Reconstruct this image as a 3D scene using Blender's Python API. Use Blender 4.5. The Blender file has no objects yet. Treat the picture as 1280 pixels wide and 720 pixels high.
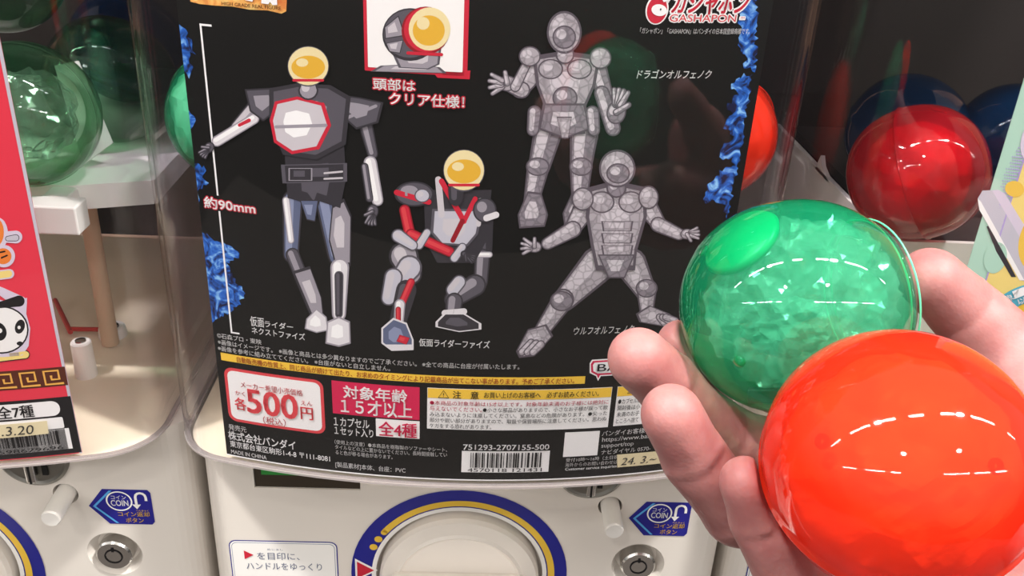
import bpy, bmesh, math, random
import numpy as np
from mathutils import Vector, Matrix, noise

random.seed(7)
SC = bpy.context.scene
COL = SC.collection

# ------------------------------------------------------------------ camera
F_PX = 1150.0
PITCH, ROLL, YAW = 0.46741, 0.05529, 0.04873
CAM = Vector((0.001643, -0.34762, 0.16093))
FW = Vector((math.sin(YAW) * math.cos(PITCH), math.cos(YAW) * math.cos(PITCH), -math.sin(PITCH)))
_rt = Vector((math.cos(YAW), -math.sin(YAW), 0))
_up = _rt.cross(FW)
RT = _rt * math.cos(ROLL) + _up * math.sin(ROLL)
UP = -_rt * math.sin(ROLL) + _up * math.cos(ROLL)
cd = bpy.data.cameras.new('camera')
cd.sensor_width = 36.0
cd.lens = 36.0 * F_PX / 1280.0
cd.clip_start = 0.01
cam = bpy.data.objects.new('camera', cd)
COL.objects.link(cam)
M = Matrix((RT, UP, -FW)).transposed().to_4x4()
M.translation = CAM
cam.matrix_world = M
SC.camera = cam

# ------------------------------------------------------------------ light
SC.view_settings.view_transform = 'Standard'
SC.view_settings.look = 'None'
SC.view_settings.gamma = 1.0
SC.view_settings.use_curve_mapping = False
SC.view_settings.exposure = 0.12
SC.cycles.transparent_max_bounces = 24
SC.cycles.max_bounces = 8

w = bpy.data.worlds.new('shop_ambience')
SC.world = w
w.use_nodes = True
nt = w.node_tree
bgn = nt.nodes['Background']
tc = nt.nodes.new('ShaderNodeTexCoord')
sx = nt.nodes.new('ShaderNodeSeparateXYZ')
cr = nt.nodes.new('ShaderNodeValToRGB')
mr = nt.nodes.new('ShaderNodeMapRange')
mr.inputs['From Min'].default_value = -1
nt.links.new(tc.outputs['Generated'], sx.inputs[0])
nt.links.new(sx.outputs['Z'], mr.inputs['Value'])
nt.links.new(mr.outputs[0], cr.inputs[0])
cr.color_ramp.elements[0].position = 0.40
cr.color_ramp.elements[0].color = (0.04, 0.037, 0.034, 1)
cr.color_ramp.elements[1].position = 0.62
cr.color_ramp.elements[1].color = (0.95, 0.90, 0.85, 1)
nt.links.new(cr.outputs[0], bgn.inputs['Color'])
bgn.inputs['Strength'].default_value = 0.50

LAMP_Z = 1.7


def tube(x0, x1, y, wid=0.05, rad=62.0):
    li = bpy.data.lights.new('ceiling_tube', 'AREA')
    li.shape = 'RECTANGLE'
    li.size = abs(x1 - x0)
    li.size_y = wid
    li.energy = rad * abs(x1 - x0) * wid * math.pi
    li.color = (1.0, 0.965, 0.92)
    o = bpy.data.objects.new('ceiling_tube', li)
    o.location = ((x0 + x1) / 2, y, LAMP_Z)
    COL.objects.link(o)


for x0, x1, rad in ((-4.5, -2.8, 60), (-1.95, -1.05, 70), (-0.90, -0.74, 2600), (-0.70, -0.40, 90), (-0.14, 0.11, 60), (0.42, 0.70, 90), (0.76, 0.92, 2600), (1.13, 2.07, 70), (3.2, 4.3, 60)):
    tube(x0, x1, -0.47, 0.05, rad)
for x0, x1 in ((-6.3, -4.0), (-3.2, -1.83), (-1.5, -1.1), (0.5, 1.55), (1.85, 2.9), (3.4, 5.0)):
    tube(x0, x1, -2.6, 0.04, 190.0)
for x, y in ((-0.62, -1.52), (0.83, -1.46)):
    li = bpy.data.lights.new('ceiling_spot', 'AREA')
    li.shape = 'DISK'
    li.size = 0.13
    li.energy = 8.0
    li.color = (1.0, 0.95, 0.88)
    o = bpy.data.objects.new('ceiling_spot', li)
    o.location = (x, y, LAMP_Z)
    COL.objects.link(o)

# ------------------------------------------------------------------ geometry of the photograph
R0 = 0.43694          # radius of the bowed machine front
PITCH_X = 0.29        # distance between machines
PANEL_Y = 0.043


def ray(x, y):
    return FW + RT * ((x - 640) / F_PX) - UP * ((y - 360) / F_PX)


def at(x, y, dep):
    return CAM + ray(x, y) * dep


def front(xc):        # a photo point on the bowed poster surface -> (arc length, height)
    def f(p):
        d = ray(*p)
        ox, oy = CAM.x - xc, CAM.y - R0
        a = d.x ** 2 + d.y ** 2
        b = ox * d.x + oy * d.y
        c = ox * ox + oy * oy - R0 * R0
        t = (-b - math.sqrt(max(b * b - a * c, 0))) / a
        P = CAM + d * t
        return (R0 * math.atan2(P.x - xc, R0 - P.y), P.z)
    return f


def front_map(xc):
    def f(s, z, off):
        a = s / R0
        return Vector((xc + (R0 + off) * math.sin(a), R0 - (R0 + off) * math.cos(a), z))
    return f


def panel(p):
    d = ray(*p)
    P = CAM + d * ((PANEL_Y - CAM.y) / d.y)
    return (P.x, P.z)


def panel_map(x, z, off):
    return Vector((x, PANEL_Y - off, z))


# ------------------------------------------------------------------ materials
def lin(c):
    return tuple(((v / 255) / 12.92 if v / 255 <= 0.04045 else ((v / 255 + 0.055) / 1.055) ** 2.4) for v in c) + (1.0,)


MATS = {}


def mat(name, rgb, rough=0.5, metal=0.0, spec=0.5, sss=0.0, coat=0.0):
    m = bpy.data.materials.new(name)
    m.use_nodes = True
    b = m.node_tree.nodes['Principled BSDF']
    b.inputs['Base Color'].default_value = lin(rgb)
    b.inputs['Roughness'].default_value = rough
    b.inputs['Metallic'].default_value = metal
    b.inputs['Specular IOR Level'].default_value = spec
    b.inputs['Coat Weight'].default_value = coat
    if sss:
        b.inputs['Subsurface Weight'].default_value = sss
        b.inputs['Subsurface Radius'].default_value = (0.006, 0.002, 0.0012)
        b.inputs['Subsurface Scale'].default_value = 1.0
    MATS[name] = m
    return m


def add_bump(m, scale, strength, dist=0.0005, detail=3):
    n = m.node_tree
    b = n.nodes['Principled BSDF']
    tx = n.nodes.new('ShaderNodeTexNoise')
    tco = n.nodes.new('ShaderNodeTexCoord')
    n.links.new(tco.outputs['Object'], tx.inputs['Vector'])
    tx.inputs['Scale'].default_value = scale
    tx.inputs['Detail'].default_value = detail
    bp = n.nodes.new('ShaderNodeBump')
    bp.inputs['Strength'].default_value = strength
    bp.inputs['Distance'].default_value = dist
    n.links.new(tx.outputs['Fac'], bp.inputs['Height'])
    n.links.new(bp.outputs['Normal'], b.inputs['Normal'])


def film(name, tint, body, fac, rough=0.03, ior=1.45, edge=None, trans=0.5):
    """thin clear plastic: tinted see-through + a share of milky body + mirror by Fresnel"""
    m = bpy.data.materials.new(name)
    m.use_nodes = True
    n = m.node_tree
    n.nodes.clear()
    out = n.nodes.new('ShaderNodeOutputMaterial')
    t = n.nodes.new('ShaderNodeBsdfTransparent')
    t.inputs[0].default_value = lin(tint)
    if edge:
        lw = n.nodes.new('ShaderNodeLayerWeight')
        lw.inputs['Blend'].default_value = 0.28
        mc = n.nodes.new('ShaderNodeMix')
        mc.data_type = 'RGBA'
        mc.inputs['A'].default_value = lin(tint)
        mc.inputs['B'].default_value = lin(edge)
        n.links.new(lw.outputs['Facing'], mc.inputs['Factor'])
        n.links.new(mc.outputs['Result'], t.inputs[0])
    cur = t
    if fac > 0:
        d = n.nodes.new('ShaderNodeBsdfDiffuse')
        d.inputs[0].default_value = lin(body)
        tl = n.nodes.new('ShaderNodeBsdfTranslucent')
        tl.inputs[0].default_value = lin(body)
        m1 = n.nodes.new('ShaderNodeMixShader')
        m1.inputs[0].default_value = trans
        n.links.new(d.outputs[0], m1.inputs[1])
        n.links.new(tl.outputs[0], m1.inputs[2])
        m2 = n.nodes.new('ShaderNodeMixShader')
        m2.inputs[0].default_value = fac
        n.links.new(t.outputs[0], m2.inputs[1])
        n.links.new(m1.outputs[0], m2.inputs[2])
        cur = m2
    g = n.nodes.new('ShaderNodeBsdfGlossy')
    g.inputs['Roughness'].default_value = rough
    fr = n.nodes.new('ShaderNodeFresnel')
    geo = n.nodes.new('ShaderNodeNewGeometry')
    im = n.nodes.new('ShaderNodeMix')
    im.inputs['A'].default_value = ior
    im.inputs['B'].default_value = 1.0 / ior
    n.links.new(geo.outputs['Backfacing'], im.inputs['Factor'])
    n.links.new(im.outputs['Result'], fr.inputs[0])
    m3 = n.nodes.new('ShaderNodeMixShader')
    n.links.new(fr.outputs[0], m3.inputs[0])
    n.links.new(cur.outputs[0], m3.inputs[1])
    n.links.new(g.outputs[0], m3.inputs[2])
    n.links.new(m3.outputs[0], out.inputs[0])
    MATS[name] = m
    return m


mat('cream_plastic', (232, 225, 217), 0.38)
add_bump(MATS['cream_plastic'], 900, 0.05, 0.0002)
mat('white_plastic', (240, 237, 232), 0.3)
mat('rim_plastic', (225, 222, 224), 0.2)
mat('tan_plastic', (205, 178, 150), 0.5)
mat('dark_interior', (30, 21, 16), 0.8)
mat('hopper_grey', (44, 38, 36), 0.6)
mat('brown_gap', (96, 72, 56), 0.7)
mat('red_plastic', (190, 50, 42), 0.35)
mat('steel', (205, 203, 200), 0.22, 1.0)
mat('dull_steel', (150, 148, 142), 0.38, 1.0)
mat('dark_steel', (60, 58, 56), 0.4, 0.8)
mat('black_hole', (14, 13, 13), 0.7)
mat('window_dark', (58, 50, 40), 0.15)
mat('floor_grey', (66, 60, 56), 0.6)
mat('stand_white', (225, 222, 216), 0.5)
mat('gap_brown', (140, 104, 82), 0.8)
# printed inks
INK = dict(
    black=(17, 16, 14), white=(250, 249, 247), red=(205, 42, 62), crimson=(214, 36, 82), pinkred=(222, 72, 78),
    yellow=(250, 205, 70), rust=(176, 62, 28), ink_grey=(60, 58, 56), orange=(242, 170, 84), deep_orange=(206, 112, 52),
    brownink=(96, 44, 24), amber=(228, 178, 60), pale_amber=(238, 222, 170), plate=(206, 200, 204), plate_mid=(158, 152, 160),
    plate_dark=(92, 88, 96), suit=(58, 55, 60), slate=(98, 106, 134), slate_light=(142, 150, 178), stone=(176, 168, 174),
    stone_light=(208, 200, 206), stone_mid=(140, 132, 140), stone_dark=(92, 84, 92), boot_white=(226, 222, 224), navy=(40, 38, 140), blue=(44, 50, 156),
    sky=(90, 170, 235), gold=(236, 196, 70), poster_red=(226, 58, 76), choco=(88, 40, 24), gold_line=(238, 178, 84),
    paper=(247, 245, 242), mint=(178, 216, 196), lilac=(176, 160, 212), sun=(240, 216, 130), sun_deep=(236, 196, 84),
    lilac_pale=(214, 204, 220), silver=(196, 194, 204), silver_dark=(150, 148, 160), cyan=(90, 178, 200), tape=(232, 218, 176),
    panda_black=(26, 24, 26), fur=(242, 240, 236), carrot=(232, 130, 56), darkred=(150, 30, 40), ringblue=(38, 40, 140))
for k, v in INK.items():
    mat(k, v, 0.45, 0.0, 0.3)


def flame_ink(name, a, b, c, scale):
    m = mat(name, b, 0.45, 0, 0.3)
    n = m.node_tree
    tx = n.nodes.new('ShaderNodeTexNoise')
    tco = n.nodes.new('ShaderNodeTexCoord')
    n.links.new(tco.outputs['Object'], tx.inputs['Vector'])
    tx.inputs['Scale'].default_value = scale
    tx.inputs['Detail'].default_value = 6
    tx.inputs['Distortion'].default_value = 2.2
    r = n.nodes.new('ShaderNodeValToRGB')
    r.color_ramp.elements[0].position = 0.36
    r.color_ramp.elements[0].color = lin(a)
    r.color_ramp.elements[1].position = 0.68
    r.color_ramp.elements[1].color = lin(c)
    e = r.color_ramp.elements.new(0.52)
    e.color = lin(b)
    n.links.new(tx.outputs['Fac'], r.inputs[0])
    n.links.new(r.outputs[0], n.nodes['Principled BSDF'].inputs['Base Color'])


flame_ink('flame_blue', (24, 26, 60), (40, 104, 200), (150, 205, 245), 130)
flame_ink('banner_orange', (214, 120, 62), (244, 176, 92), (250, 214, 130), 90)
for nm_ in ('stone', 'stone_light', 'stone_mid'):
    m_ = MATS[nm_]
    n_ = m_.node_tree
    vo = n_.nodes.new('ShaderNodeTexVoronoi')
    vo.feature = 'DISTANCE_TO_EDGE'
    vo.inputs['Scale'].default_value = 300
    tco = n_.nodes.new('ShaderNodeTexCoord')
    n_.links.new(tco.outputs['Object'], vo.inputs['Vector'])
    ra_ = n_.nodes.new('ShaderNodeValToRGB')
    ra_.color_ramp.elements[0].position = 0.02
    ra_.color_ramp.elements[0].color = lin([v * 0.84 for v in INK[nm_]])
    ra_.color_ramp.elements[1].position = 0.14
    ra_.color_ramp.elements[1].color = lin(INK[nm_])
    n_.links.new(vo.outputs['Distance'], ra_.inputs[0])
    n_.links.new(ra_.outputs[0], n_.nodes['Principled BSDF'].inputs['Base Color'])
film('clear_cover', (254, 254, 254), (220, 220, 225), 0.004, 0.02, 1.42, edge=(232, 230, 236))
film('clear_rim', (226, 222, 224), (240, 234, 232), 0.30, 0.1, 1.40)
film('green_shell', (185, 248, 226), (26, 205, 146), 0.20, 0.03, 1.5, edge=(44, 184, 130))
film('green_clear_shell', (222, 246, 236), (120, 210, 180), 0.10, 0.03, 1.5, edge=(90, 200, 160))
film('orange_shell', (255, 140, 98), (250, 66, 36), 0.50, 0.035, 1.5, edge=(235, 40, 34))
film('red_shell', (240, 80, 90), (206, 36, 52), 0.40, 0.035, 1.5, edge=(170, 20, 34))
film('blue_shell', (70, 120, 170), (20, 76, 128), 0.35, 0.05, 1.5, edge=(14, 50, 90))
film('dim_green_shell', (206, 236, 214), (40, 160, 100), 0.04, 0.03, 1.5, edge=(14, 118, 56))
mat('seam_green', (90, 190, 148), 0.3)
film('bag_clear', (236, 242, 240), (220, 230, 226), 0.10, 0.10, 1.9)
film('bag_film', (240, 248, 244), (240, 246, 243), 0.27, 0.10, 2.2)
mat('bag_white', (228, 218, 210), 0.35)
mat('toy_green', (10, 152, 100), 0.4)
mat('toy_dark', (34, 40, 38), 0.4)
mat('toy_grey', (120, 140, 132), 0.4)
mat('paper_white', (225, 225, 220), 0.6)

skin = mat('skin', (224, 166, 158), 0.55, 0, 0.4, sss=0.35)
n = skin.node_tree
b = n.nodes['Principled BSDF']
tco = n.nodes.new('ShaderNodeTexCoord')
tx = n.nodes.new('ShaderNodeTexNoise')
tx.inputs['Scale'].default_value = 70
tx.inputs['Detail'].default_value = 4
n.links.new(tco.outputs['Object'], tx.inputs['Vector'])
rp = n.nodes.new('ShaderNodeValToRGB')
rp.color_ramp.elements[0].position = 0.36
rp.color_ramp.elements[0].color = lin((143, 89, 88))
rp.color_ramp.elements[1].position = 0.64
rp.color_ramp.elements[1].color = lin((161, 111, 108))
n.links.new(tx.outputs['Fac'], rp.inputs[0])
n.links.new(rp.outputs[0], b.inputs['Base Color'])
vt = n.nodes.new('ShaderNodeTexVoronoi')
vt.inputs['Scale'].default_value = 900
n.links.new(tco.outputs['Object'], vt.inputs['Vector'])
bp = n.nodes.new('ShaderNodeBump')
bp.inputs['Strength'].default_value = 0.18
bp.inputs['Distance'].default_value = 0.0003
n.links.new(vt.outputs['Distance'], bp.inputs['Height'])
n.links.new(bp.outputs['Normal'], b.inputs['Normal'])


# ------------------------------------------------------------------ object helpers
def wloc(o):
    v = Vector((0, 0, 0))
    while o is not None:
        v = v + Vector(o.location)
        o = o.parent
    return v


def thing(name, label, cat, loc, group=None):
    o = bpy.data.objects.new(name, None)
    o.empty_display_size = 0.02
    o.location = loc
    COL.objects.link(o)
    o['label'] = label
    o['category'] = cat
    if group:
        o['group'] = group
    return o


def mesh(name, verts, faces, mats, parent=None, fmat=None, smooth=False, label=None, loc=None):
    me = bpy.data.meshes.new(name)
    off = wloc(parent) if parent else (Vector(loc) if loc is not None else Vector((0, 0, 0)))
    me.from_pydata([tuple(Vector(v) - off) for v in verts], [], faces)
    if isinstance(mats, str):
        mats = [mats]
    for m in mats:
        me.materials.append(MATS[m])
    if fmat:
        me.polygons.foreach_set('material_index', fmat)
    if smooth:
        me.polygons.foreach_set('use_smooth', [True] * len(me.polygons))
    me.update()
    o = bpy.data.objects.new(name, me)
    COL.objects.link(o)
    if parent:
        o.parent = parent
    elif loc is not None:
        o.location = loc
    if label:
        o['label'] = label
    return o


def bmobj(name, bm, mats, parent=None, smooth=False, label=None, loc=None, bevel=0.0, seg=2, recalc=True):
    if bevel:
        bmesh.ops.recalc_face_normals(bm, faces=bm.faces)
        ed = [e for e in bm.edges if len(e.link_faces) == 2 and e.calc_face_angle(0) > 0.6]
        bmesh.ops.bevel(bm, geom=ed, offset=bevel, segments=seg, affect='EDGES', profile=0.5)
    if recalc:
        bmesh.ops.recalc_face_normals(bm, faces=bm.faces)
    bm.verts.index_update()
    o = mesh(name, [v.co.copy() for v in bm.verts], [[v.index for v in f.verts] for f in bm.faces], mats, parent,
             [f.material_index for f in bm.faces], smooth, label, loc)
    bm.free()
    return o


def box(bm, x0, x1, y0, y1, z0, z1):
    vs = [bm.verts.new((x, y, z)) for x in (x0, x1) for y in (y0, y1) for z in (z0, z1)]
    for f in ((0, 1, 3, 2), (4, 6, 7, 5), (0, 4, 5, 1), (2, 3, 7, 6), (0, 2, 6, 4), (1, 5, 7, 3)):
        bm.faces.new([vs[i] for i in f])


def lathe(bm, prof, origin, axis, nseg=48, mi=0):
    """prof: list of (radius, along axis)"""
    ax = Vector(axis).normalized()
    u = ax.orthogonal().normalized()
    v = ax.cross(u)
    rings = []
    for r, h in prof:
        c = Vector(origin) + ax * h
        if r < 1e-7:
            rings.append([bm.verts.new(c)])
        else:
            rings.append([bm.verts.new(c + (u * math.cos(t) + v * math.sin(t)) * r)
                          for t in [2 * math.pi * k / nseg for k in range(nseg)]])
    for a, b_ in zip(rings[:-1], rings[1:]):
        for k in range(nseg):
            k2 = (k + 1) % nseg
            q = [a[k % len(a)], a[k2 % len(a)], b_[k2 % len(b_)], b_[k % len(b_)]]
            q = [p for i, p in enumerate(q) if p not in q[:i]]
            if len(q) > 2:
                f = bm.faces.new(q)
                f.material_index = mi


def extrude_outline(bm, pts, z0, z1, cap=True):
    lo = [bm.verts.new((x, y, z0)) for x, y in pts]
    hi = [bm.verts.new((x, y, z1)) for x, y in pts]
    k = len(pts)
    for i in range(k):
        bm.faces.new((lo[i], lo[(i + 1) % k], hi[(i + 1) % k], hi[i]))
    if cap:
        bm.faces.new(lo[::-1])
        bm.faces.new(hi)


def solidify_wall(bm, po, pi_, z0, z1):
    """wall between outer polyline po and inner polyline pi_ (open), from z0 to z1, with crisp edges"""
    k = len(po)

    def row(pts, z):
        return [bm.verts.new((x, y, z)) for x, y in pts]

    for p, q, zp, zq in ((po, po, z0, z1), (pi_, pi_, z1, z0), (pi_, po, z0, z0), (po, pi_, z1, z1)):
        a, b_ = row(p, zp), row(q, zq)
        for i in range(k - 1):
            bm.faces.new((a[i], a[i + 1], b_[i + 1], b_[i]))
    for i, fl in ((0, 1), (k - 1, -1)):
        q = [bm.verts.new(v) for v in ((*po[i], z0), (*po[i], z1), (*pi_[i], z1), (*pi_[i], z0))]
        bm.faces.new(q[::fl])


def copy_tree(o, dx, parent=None):
    c = o.copy()
    COL.objects.link(c)
    if parent is None:
        c.location = Vector(o.location) + Vector((dx, 0, 0))
    else:
        c.parent = parent
    for ch in list(o.children):
        copy_tree(ch, dx, c)
    return c


# ------------------------------------------------------------------ flat print on a surface
_tcache = {}


def glyphs(s, bold):
    key = (s, bold)
    if key not in _tcache:
        cu = bpy.data.curves.new('t', 'FONT')
        cu.body = s
        cu.size = 1.0
        cu.offset = bold
        cu.resolution_u = 3
        ob = bpy.data.objects.new('t', cu)
        COL.objects.link(ob)
        dg = bpy.context.evaluated_depsgraph_get()
        me = bpy.data.meshes.new_from_object(ob.evaluated_get(dg))
        vs = [(v.co.x, v.co.y) for v in me.vertices]
        fs = [list(p.vertices) for p in me.polygons]
        bpy.data.objects.remove(ob)
        bpy.data.curves.remove(cu)
        bpy.data.meshes.remove(me)
        _tcache[key] = (vs, fs)
    return _tcache[key]


def tx_uv(s, u0, v0, u1, h, ink, off=0.0007, bold=0.0, shear=0.0, grow=0.0):
    """lettering fitted to a box; bold thickens the strokes, grow makes an outline round them"""
    vs, fs = glyphs(s, 0.0)
    if not vs:
        return None
    a = min(v[0] for v in vs)
    b_ = max(v[0] for v in vs)
    c = min(v[1] for v in vs)
    d = max(v[1] for v in vs)
    sx_ = (u1 - u0) / (b_ - a)
    sy = h / (d - c)
    if grow > 0:
        sft = [(grow * math.cos(t * math.pi / 4) / sx_, grow * math.sin(t * math.pi / 4) / sy) for t in range(8)]
    elif bold > 0.004:
        e = bold * 0.55
        sft = [(-e, -e * 0.6), (e, -e * 0.6), (-e, e * 0.6), (e, e * 0.6)]
    else:
        sft = [(0, 0)]
    V_, F_ = [], []
    for i, (dx, dy) in enumerate(sft):
        k = len(V_)
        V_ += [(u0 + (x + dx - a) * sx_ + shear * (y + dy - c) * sy, v0 + (y + dy - c) * sy) for x, y in vs]
        F_ += [[k + q for q in f] for f in fs]
    return (V_, F_, off, ink)


def poly(pts, ink, off=0.0003):
    return (list(pts), [list(range(len(pts)))], off, ink)


def rrect(u0, v0, u1, v1, r, ink, off=0.0003, n=5):
    pts = []
    for cx, cy, a0 in ((u1 - r, v1 - r, 0), (u0 + r, v1 - r, 90), (u0 + r, v0 + r, 180), (u1 - r, v0 + r, 270)):
        for k in range(n + 1):
            t = math.radians(a0 + 90 * k / n)
            pts.append((cx + r * math.cos(t), cy + r * math.sin(t)))
    return poly(pts, ink, off)


def ell(cx, cy, rx, ry, ink, off=0.0003, n=32, a0=0.0, a1=360.0, rot=0.0):
    pts = []
    full = abs(a1 - a0) >= 360
    for k in range(n if full else n + 1):
        t = math.radians(a0 + (a1 - a0) * k / n)
        x, y = rx * math.cos(t), ry * math.sin(t)
        pts.append((cx + x * math.cos(rot) - y * math.sin(rot), cy + x * math.sin(rot) + y * math.cos(rot)))
    return poly(pts, ink, off)


def band(pts, wd, ink, off=0.0003):
    """thick polyline"""
    L, Rr = [], []
    k = len(pts)
    for i in range(k):
        p = Vector(pts[max(i - 1, 0)])
        q = Vector(pts[min(i + 1, k - 1)])
        d = (q - p).normalized()
        nn = Vector((-d.y, d.x)) * wd / 2
        L.append(tuple(Vector(pts[i]) + nn))
        Rr.append(tuple(Vector(pts[i]) - nn))
    vs = L + Rr
    fs = [[i, i + 1, k + i + 1, k + i] for i in range(k - 1)]
    return (vs, fs, off, ink)


def ring(cx, cy, r0, r1, ink, off=0.0003, a0=0, a1=360, n=64, asp=1.0):
    vs, fs = [], []
    for k in range(n + 1):
        t = math.radians(a0 + (a1 - a0) * k / n)
        vs += [(cx + r0 * math.cos(t) * asp, cy + r0 * math.sin(t)), (cx + r1 * math.cos(t) * asp, cy + r1 * math.sin(t))]
    for k in range(n):
        fs.append([2 * k, 2 * k + 1, 2 * k + 3, 2 * k + 2])
    return (vs, fs, off, ink)


def flat(name, shapes, fmap, parent, step=0.004, label=None, kind=None):
    shapes = [s for s in shapes if s]
    inks = []
    bm = bmesh.new()
    for vs, fs, off, ink in shapes:
        if ink not in inks:
            inks.append(ink)
        mi = inks.index(ink)
        bv = [bm.verts.new((x, y, off)) for x, y in vs]
        for f in fs:
            try:
                fc = bm.faces.new([bv[i] for i in f])
                fc.material_index = mi
            except ValueError:
                pass
    bm.normal_update()
    big = [f for f in bm.faces if len(f.verts) > 4]
    if big:
        bmesh.ops.triangulate(bm, faces=big)
    if step:
        us = [v.co.x for v in bm.verts]
        k = math.ceil(min(us) / step)
        while k * step < max(us):
            bmesh.ops.bisect_plane(bm, geom=list(bm.verts) + list(bm.edges) + list(bm.faces), dist=1e-7,
                                   plane_co=(k * step, 0, 0), plane_no=(1, 0, 0))
            k += 1
    for f in bm.faces:
        f.normal_update()
        if f.normal.z < 0:
            f.normal_flip()
    bm.verts.index_update()
    o = mesh(name, [fmap(*v.co) for v in bm.verts], [[v.index for v in f.verts] for f in bm.faces], inks, parent,
             [f.material_index for f in bm.faces], False, label)
    bm.free()
    if kind:
        o['kind'] = kind
    return o


# ------------------------------------------------------------------ setting
FLOOR_Z = -1.15
bm = bmesh.new()
box(bm, -2.2, 2.2, -2.5, 1.2, FLOOR_Z - 0.03, FLOOR_Z)
o = bmobj('floor', bm, 'floor_grey')
o['kind'] = 'structure'
bm = bmesh.new()
box(bm, -2.2, 2.2, 0.62, 0.66, FLOOR_Z, 1.2)
o = bmobj('wall_back', bm, 'gap_brown')
o['kind'] = 'structure'

# white steel stand the machines stand on
BODY_Z0 = -0.42
stand = thing('machine_stand', 'white steel stand carrying the row of capsule machines', 'stand', (0, 0.17, FLOOR_Z))
bm = bmesh.new()
box(bm, -0.47, 0.47, 0.03, 0.33, BODY_Z0 - 0.03, BODY_Z0)
bmobj('top', bm, 'stand_white', stand, bevel=0.003)
for sx_ in (-0.45, 0.45):
    for sy in (0.05, 0.31):
        bm = bmesh.new()
        box(bm, sx_ - 0.015, sx_ + 0.015, sy - 0.015, sy + 0.015, FLOOR_Z, BODY_Z0 - 0.03)
        bmobj('leg', bm, 'stand_white', stand, bevel=0.002)

# ------------------------------------------------------------------ the machines
RC = 0.029
A_END = 0.27


def outline(off=0.0, yb=0.27, n=28, m=10):
    """bowed front with rounded corners, open at the back; off grows it outward"""
    R = R0 + off
    pts = []
    for k in range(n + 1):
        a = -A_END + 2 * A_END * k / n
        pts.append((R * math.sin(a), R0 - R * math.cos(a)))
    cx, cy = (R0 - RC) * math.sin(A_END), R0 - (R0 - RC) * math.cos(A_END)
    r = RC + off
    right = []
    for k in range(1, m + 1):
        a = A_END + (math.pi / 2 - A_END) * k / m
        right.append((cx + r * math.sin(a), cy - r * math.cos(a)))
    right.append((cx + r, yb))
    return [(-x, y) for x, y in right[::-1]] + pts + right


COVER_Z0, COVER_Z1 = -0.1185, 0.36
BX0, BX1 = -0.1376, 0.1465


def cut(o, cutter_bm):
    cutter = bmobj('cutter', cutter_bm, 'cream_plastic')
    md = o.modifiers.new('cut', 'BOOLEAN')
    md.operation = 'DIFFERENCE'
    md.solver = 'EXACT'
    md.object = cutter
    dg = bpy.context.evaluated_depsgraph_get()
    me = bpy.data.meshes.new_from_object(o.evaluated_get(dg))
    old = o.data
    o.modifiers.clear()
    o.data = me
    bpy.data.meshes.remove(old)
    bpy.data.objects.remove(cutter)


MACHINE_GROUP = 'capsule machines standing in a row'
machine = thing('capsule_machine', 'cream capsule machine in the middle with the black figure poster', 'capsule machine', (0, 0.16, BODY_Z0), MACHINE_GROUP)

# body: rounded upright edges, recesses cut out of the front
bm = bmesh.new()
r = 0.012
pts = [(BX1, 0.30), (BX0, 0.30)]
for k in range(7):
    t = math.radians(180 + 90 * k / 6)
    pts.append((BX0 + r + r * math.cos(t), PANEL_Y + r + r * math.sin(t)))
for k in range(7):
    t = math.radians(270 + 90 * k / 6)
    pts.append((BX1 - r + r * math.cos(t), PANEL_Y + r + r * math.sin(t)))
extrude_outline(bm, pts, BODY_Z0, -0.1225)
bmesh.ops.recalc_face_normals(bm, faces=bm.faces)
body = bmobj('body', bm, 'cream_plastic', machine)

WX0, WX1, WZ0, WZ1 = -0.1099, -0.0541, -0.1602, -0.130      # price window
bm = bmesh.new()
box(bm, WX0, WX1, 0.02, 0.053, WZ0, WZ1)
bmobj_c = bm
cut(body, bmobj_c)
BTN = (0.0805, -0.1672)                                     # coin return button
bm = bmesh.new()
lathe(bm, [(0, -0.02), (0.0066, -0.02), (0.0066, 0.016), (0, 0.016)], (BTN[0], PANEL_Y, BTN[1]), (0, 1, 0), 32)
cut(body, bm)
LOCK = (0.1003, -0.2085)
bm = bmesh.new()
lathe(bm, [(0, -0.01), (0.0158, -0.01), (0.0150, 0.0), (0.0115, 0.007), (0, 0.007)], (LOCK[0], PANEL_Y, LOCK[1]), (0, 1, 0), 40)
cut(body, bm)
DIAL = (0.0, -0.219)
bm = bmesh.new()
lathe(bm, [(0, -0.01), (0.0468, -0.01), (0.0468, 0.006), (0, 0.006)], (DIAL[0], PANEL_Y, DIAL[1]), (0, 1, 0), 64)
cut(body, bm)
OUT = (0.0, -0.345)
bm = bmesh.new()
box(bm, -0.055, 0.055, 0.0, 0.10, -0.40, -0.305)
cut(body, bm)
for p_ in body.data.polygons:
    p_.use_smooth = False

# parts of the front
bm = bmesh.new()
box(bm, WX0 + 0.0003, WX1 - 0.0003, 0.0438, 0.0529, WZ0 + 0.0003, WZ1 - 0.0003)
pw = bmobj('price_window', bm, 'window_dark', machine)
bm = bmesh.new()
box(bm, WX0 + 0.004, WX1 - 0.020, 0.0434, 0.0437, WZ0 + 0.0085, WZ1 - 0.001)
mat('coin_green', (46, 140, 60), 0.4)
bmobj('green_card', bm, 'coin_green', pw, label='green price card')
bm = bmesh.new()
box(bm, WX1 - 0.0195, WX1 - 0.002, 0.0434, 0.0437, WZ0 + 0.0085, WZ1 - 0.001)
bmobj('navy_card', bm, 'navy', pw, label='dark blue price card')

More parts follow.
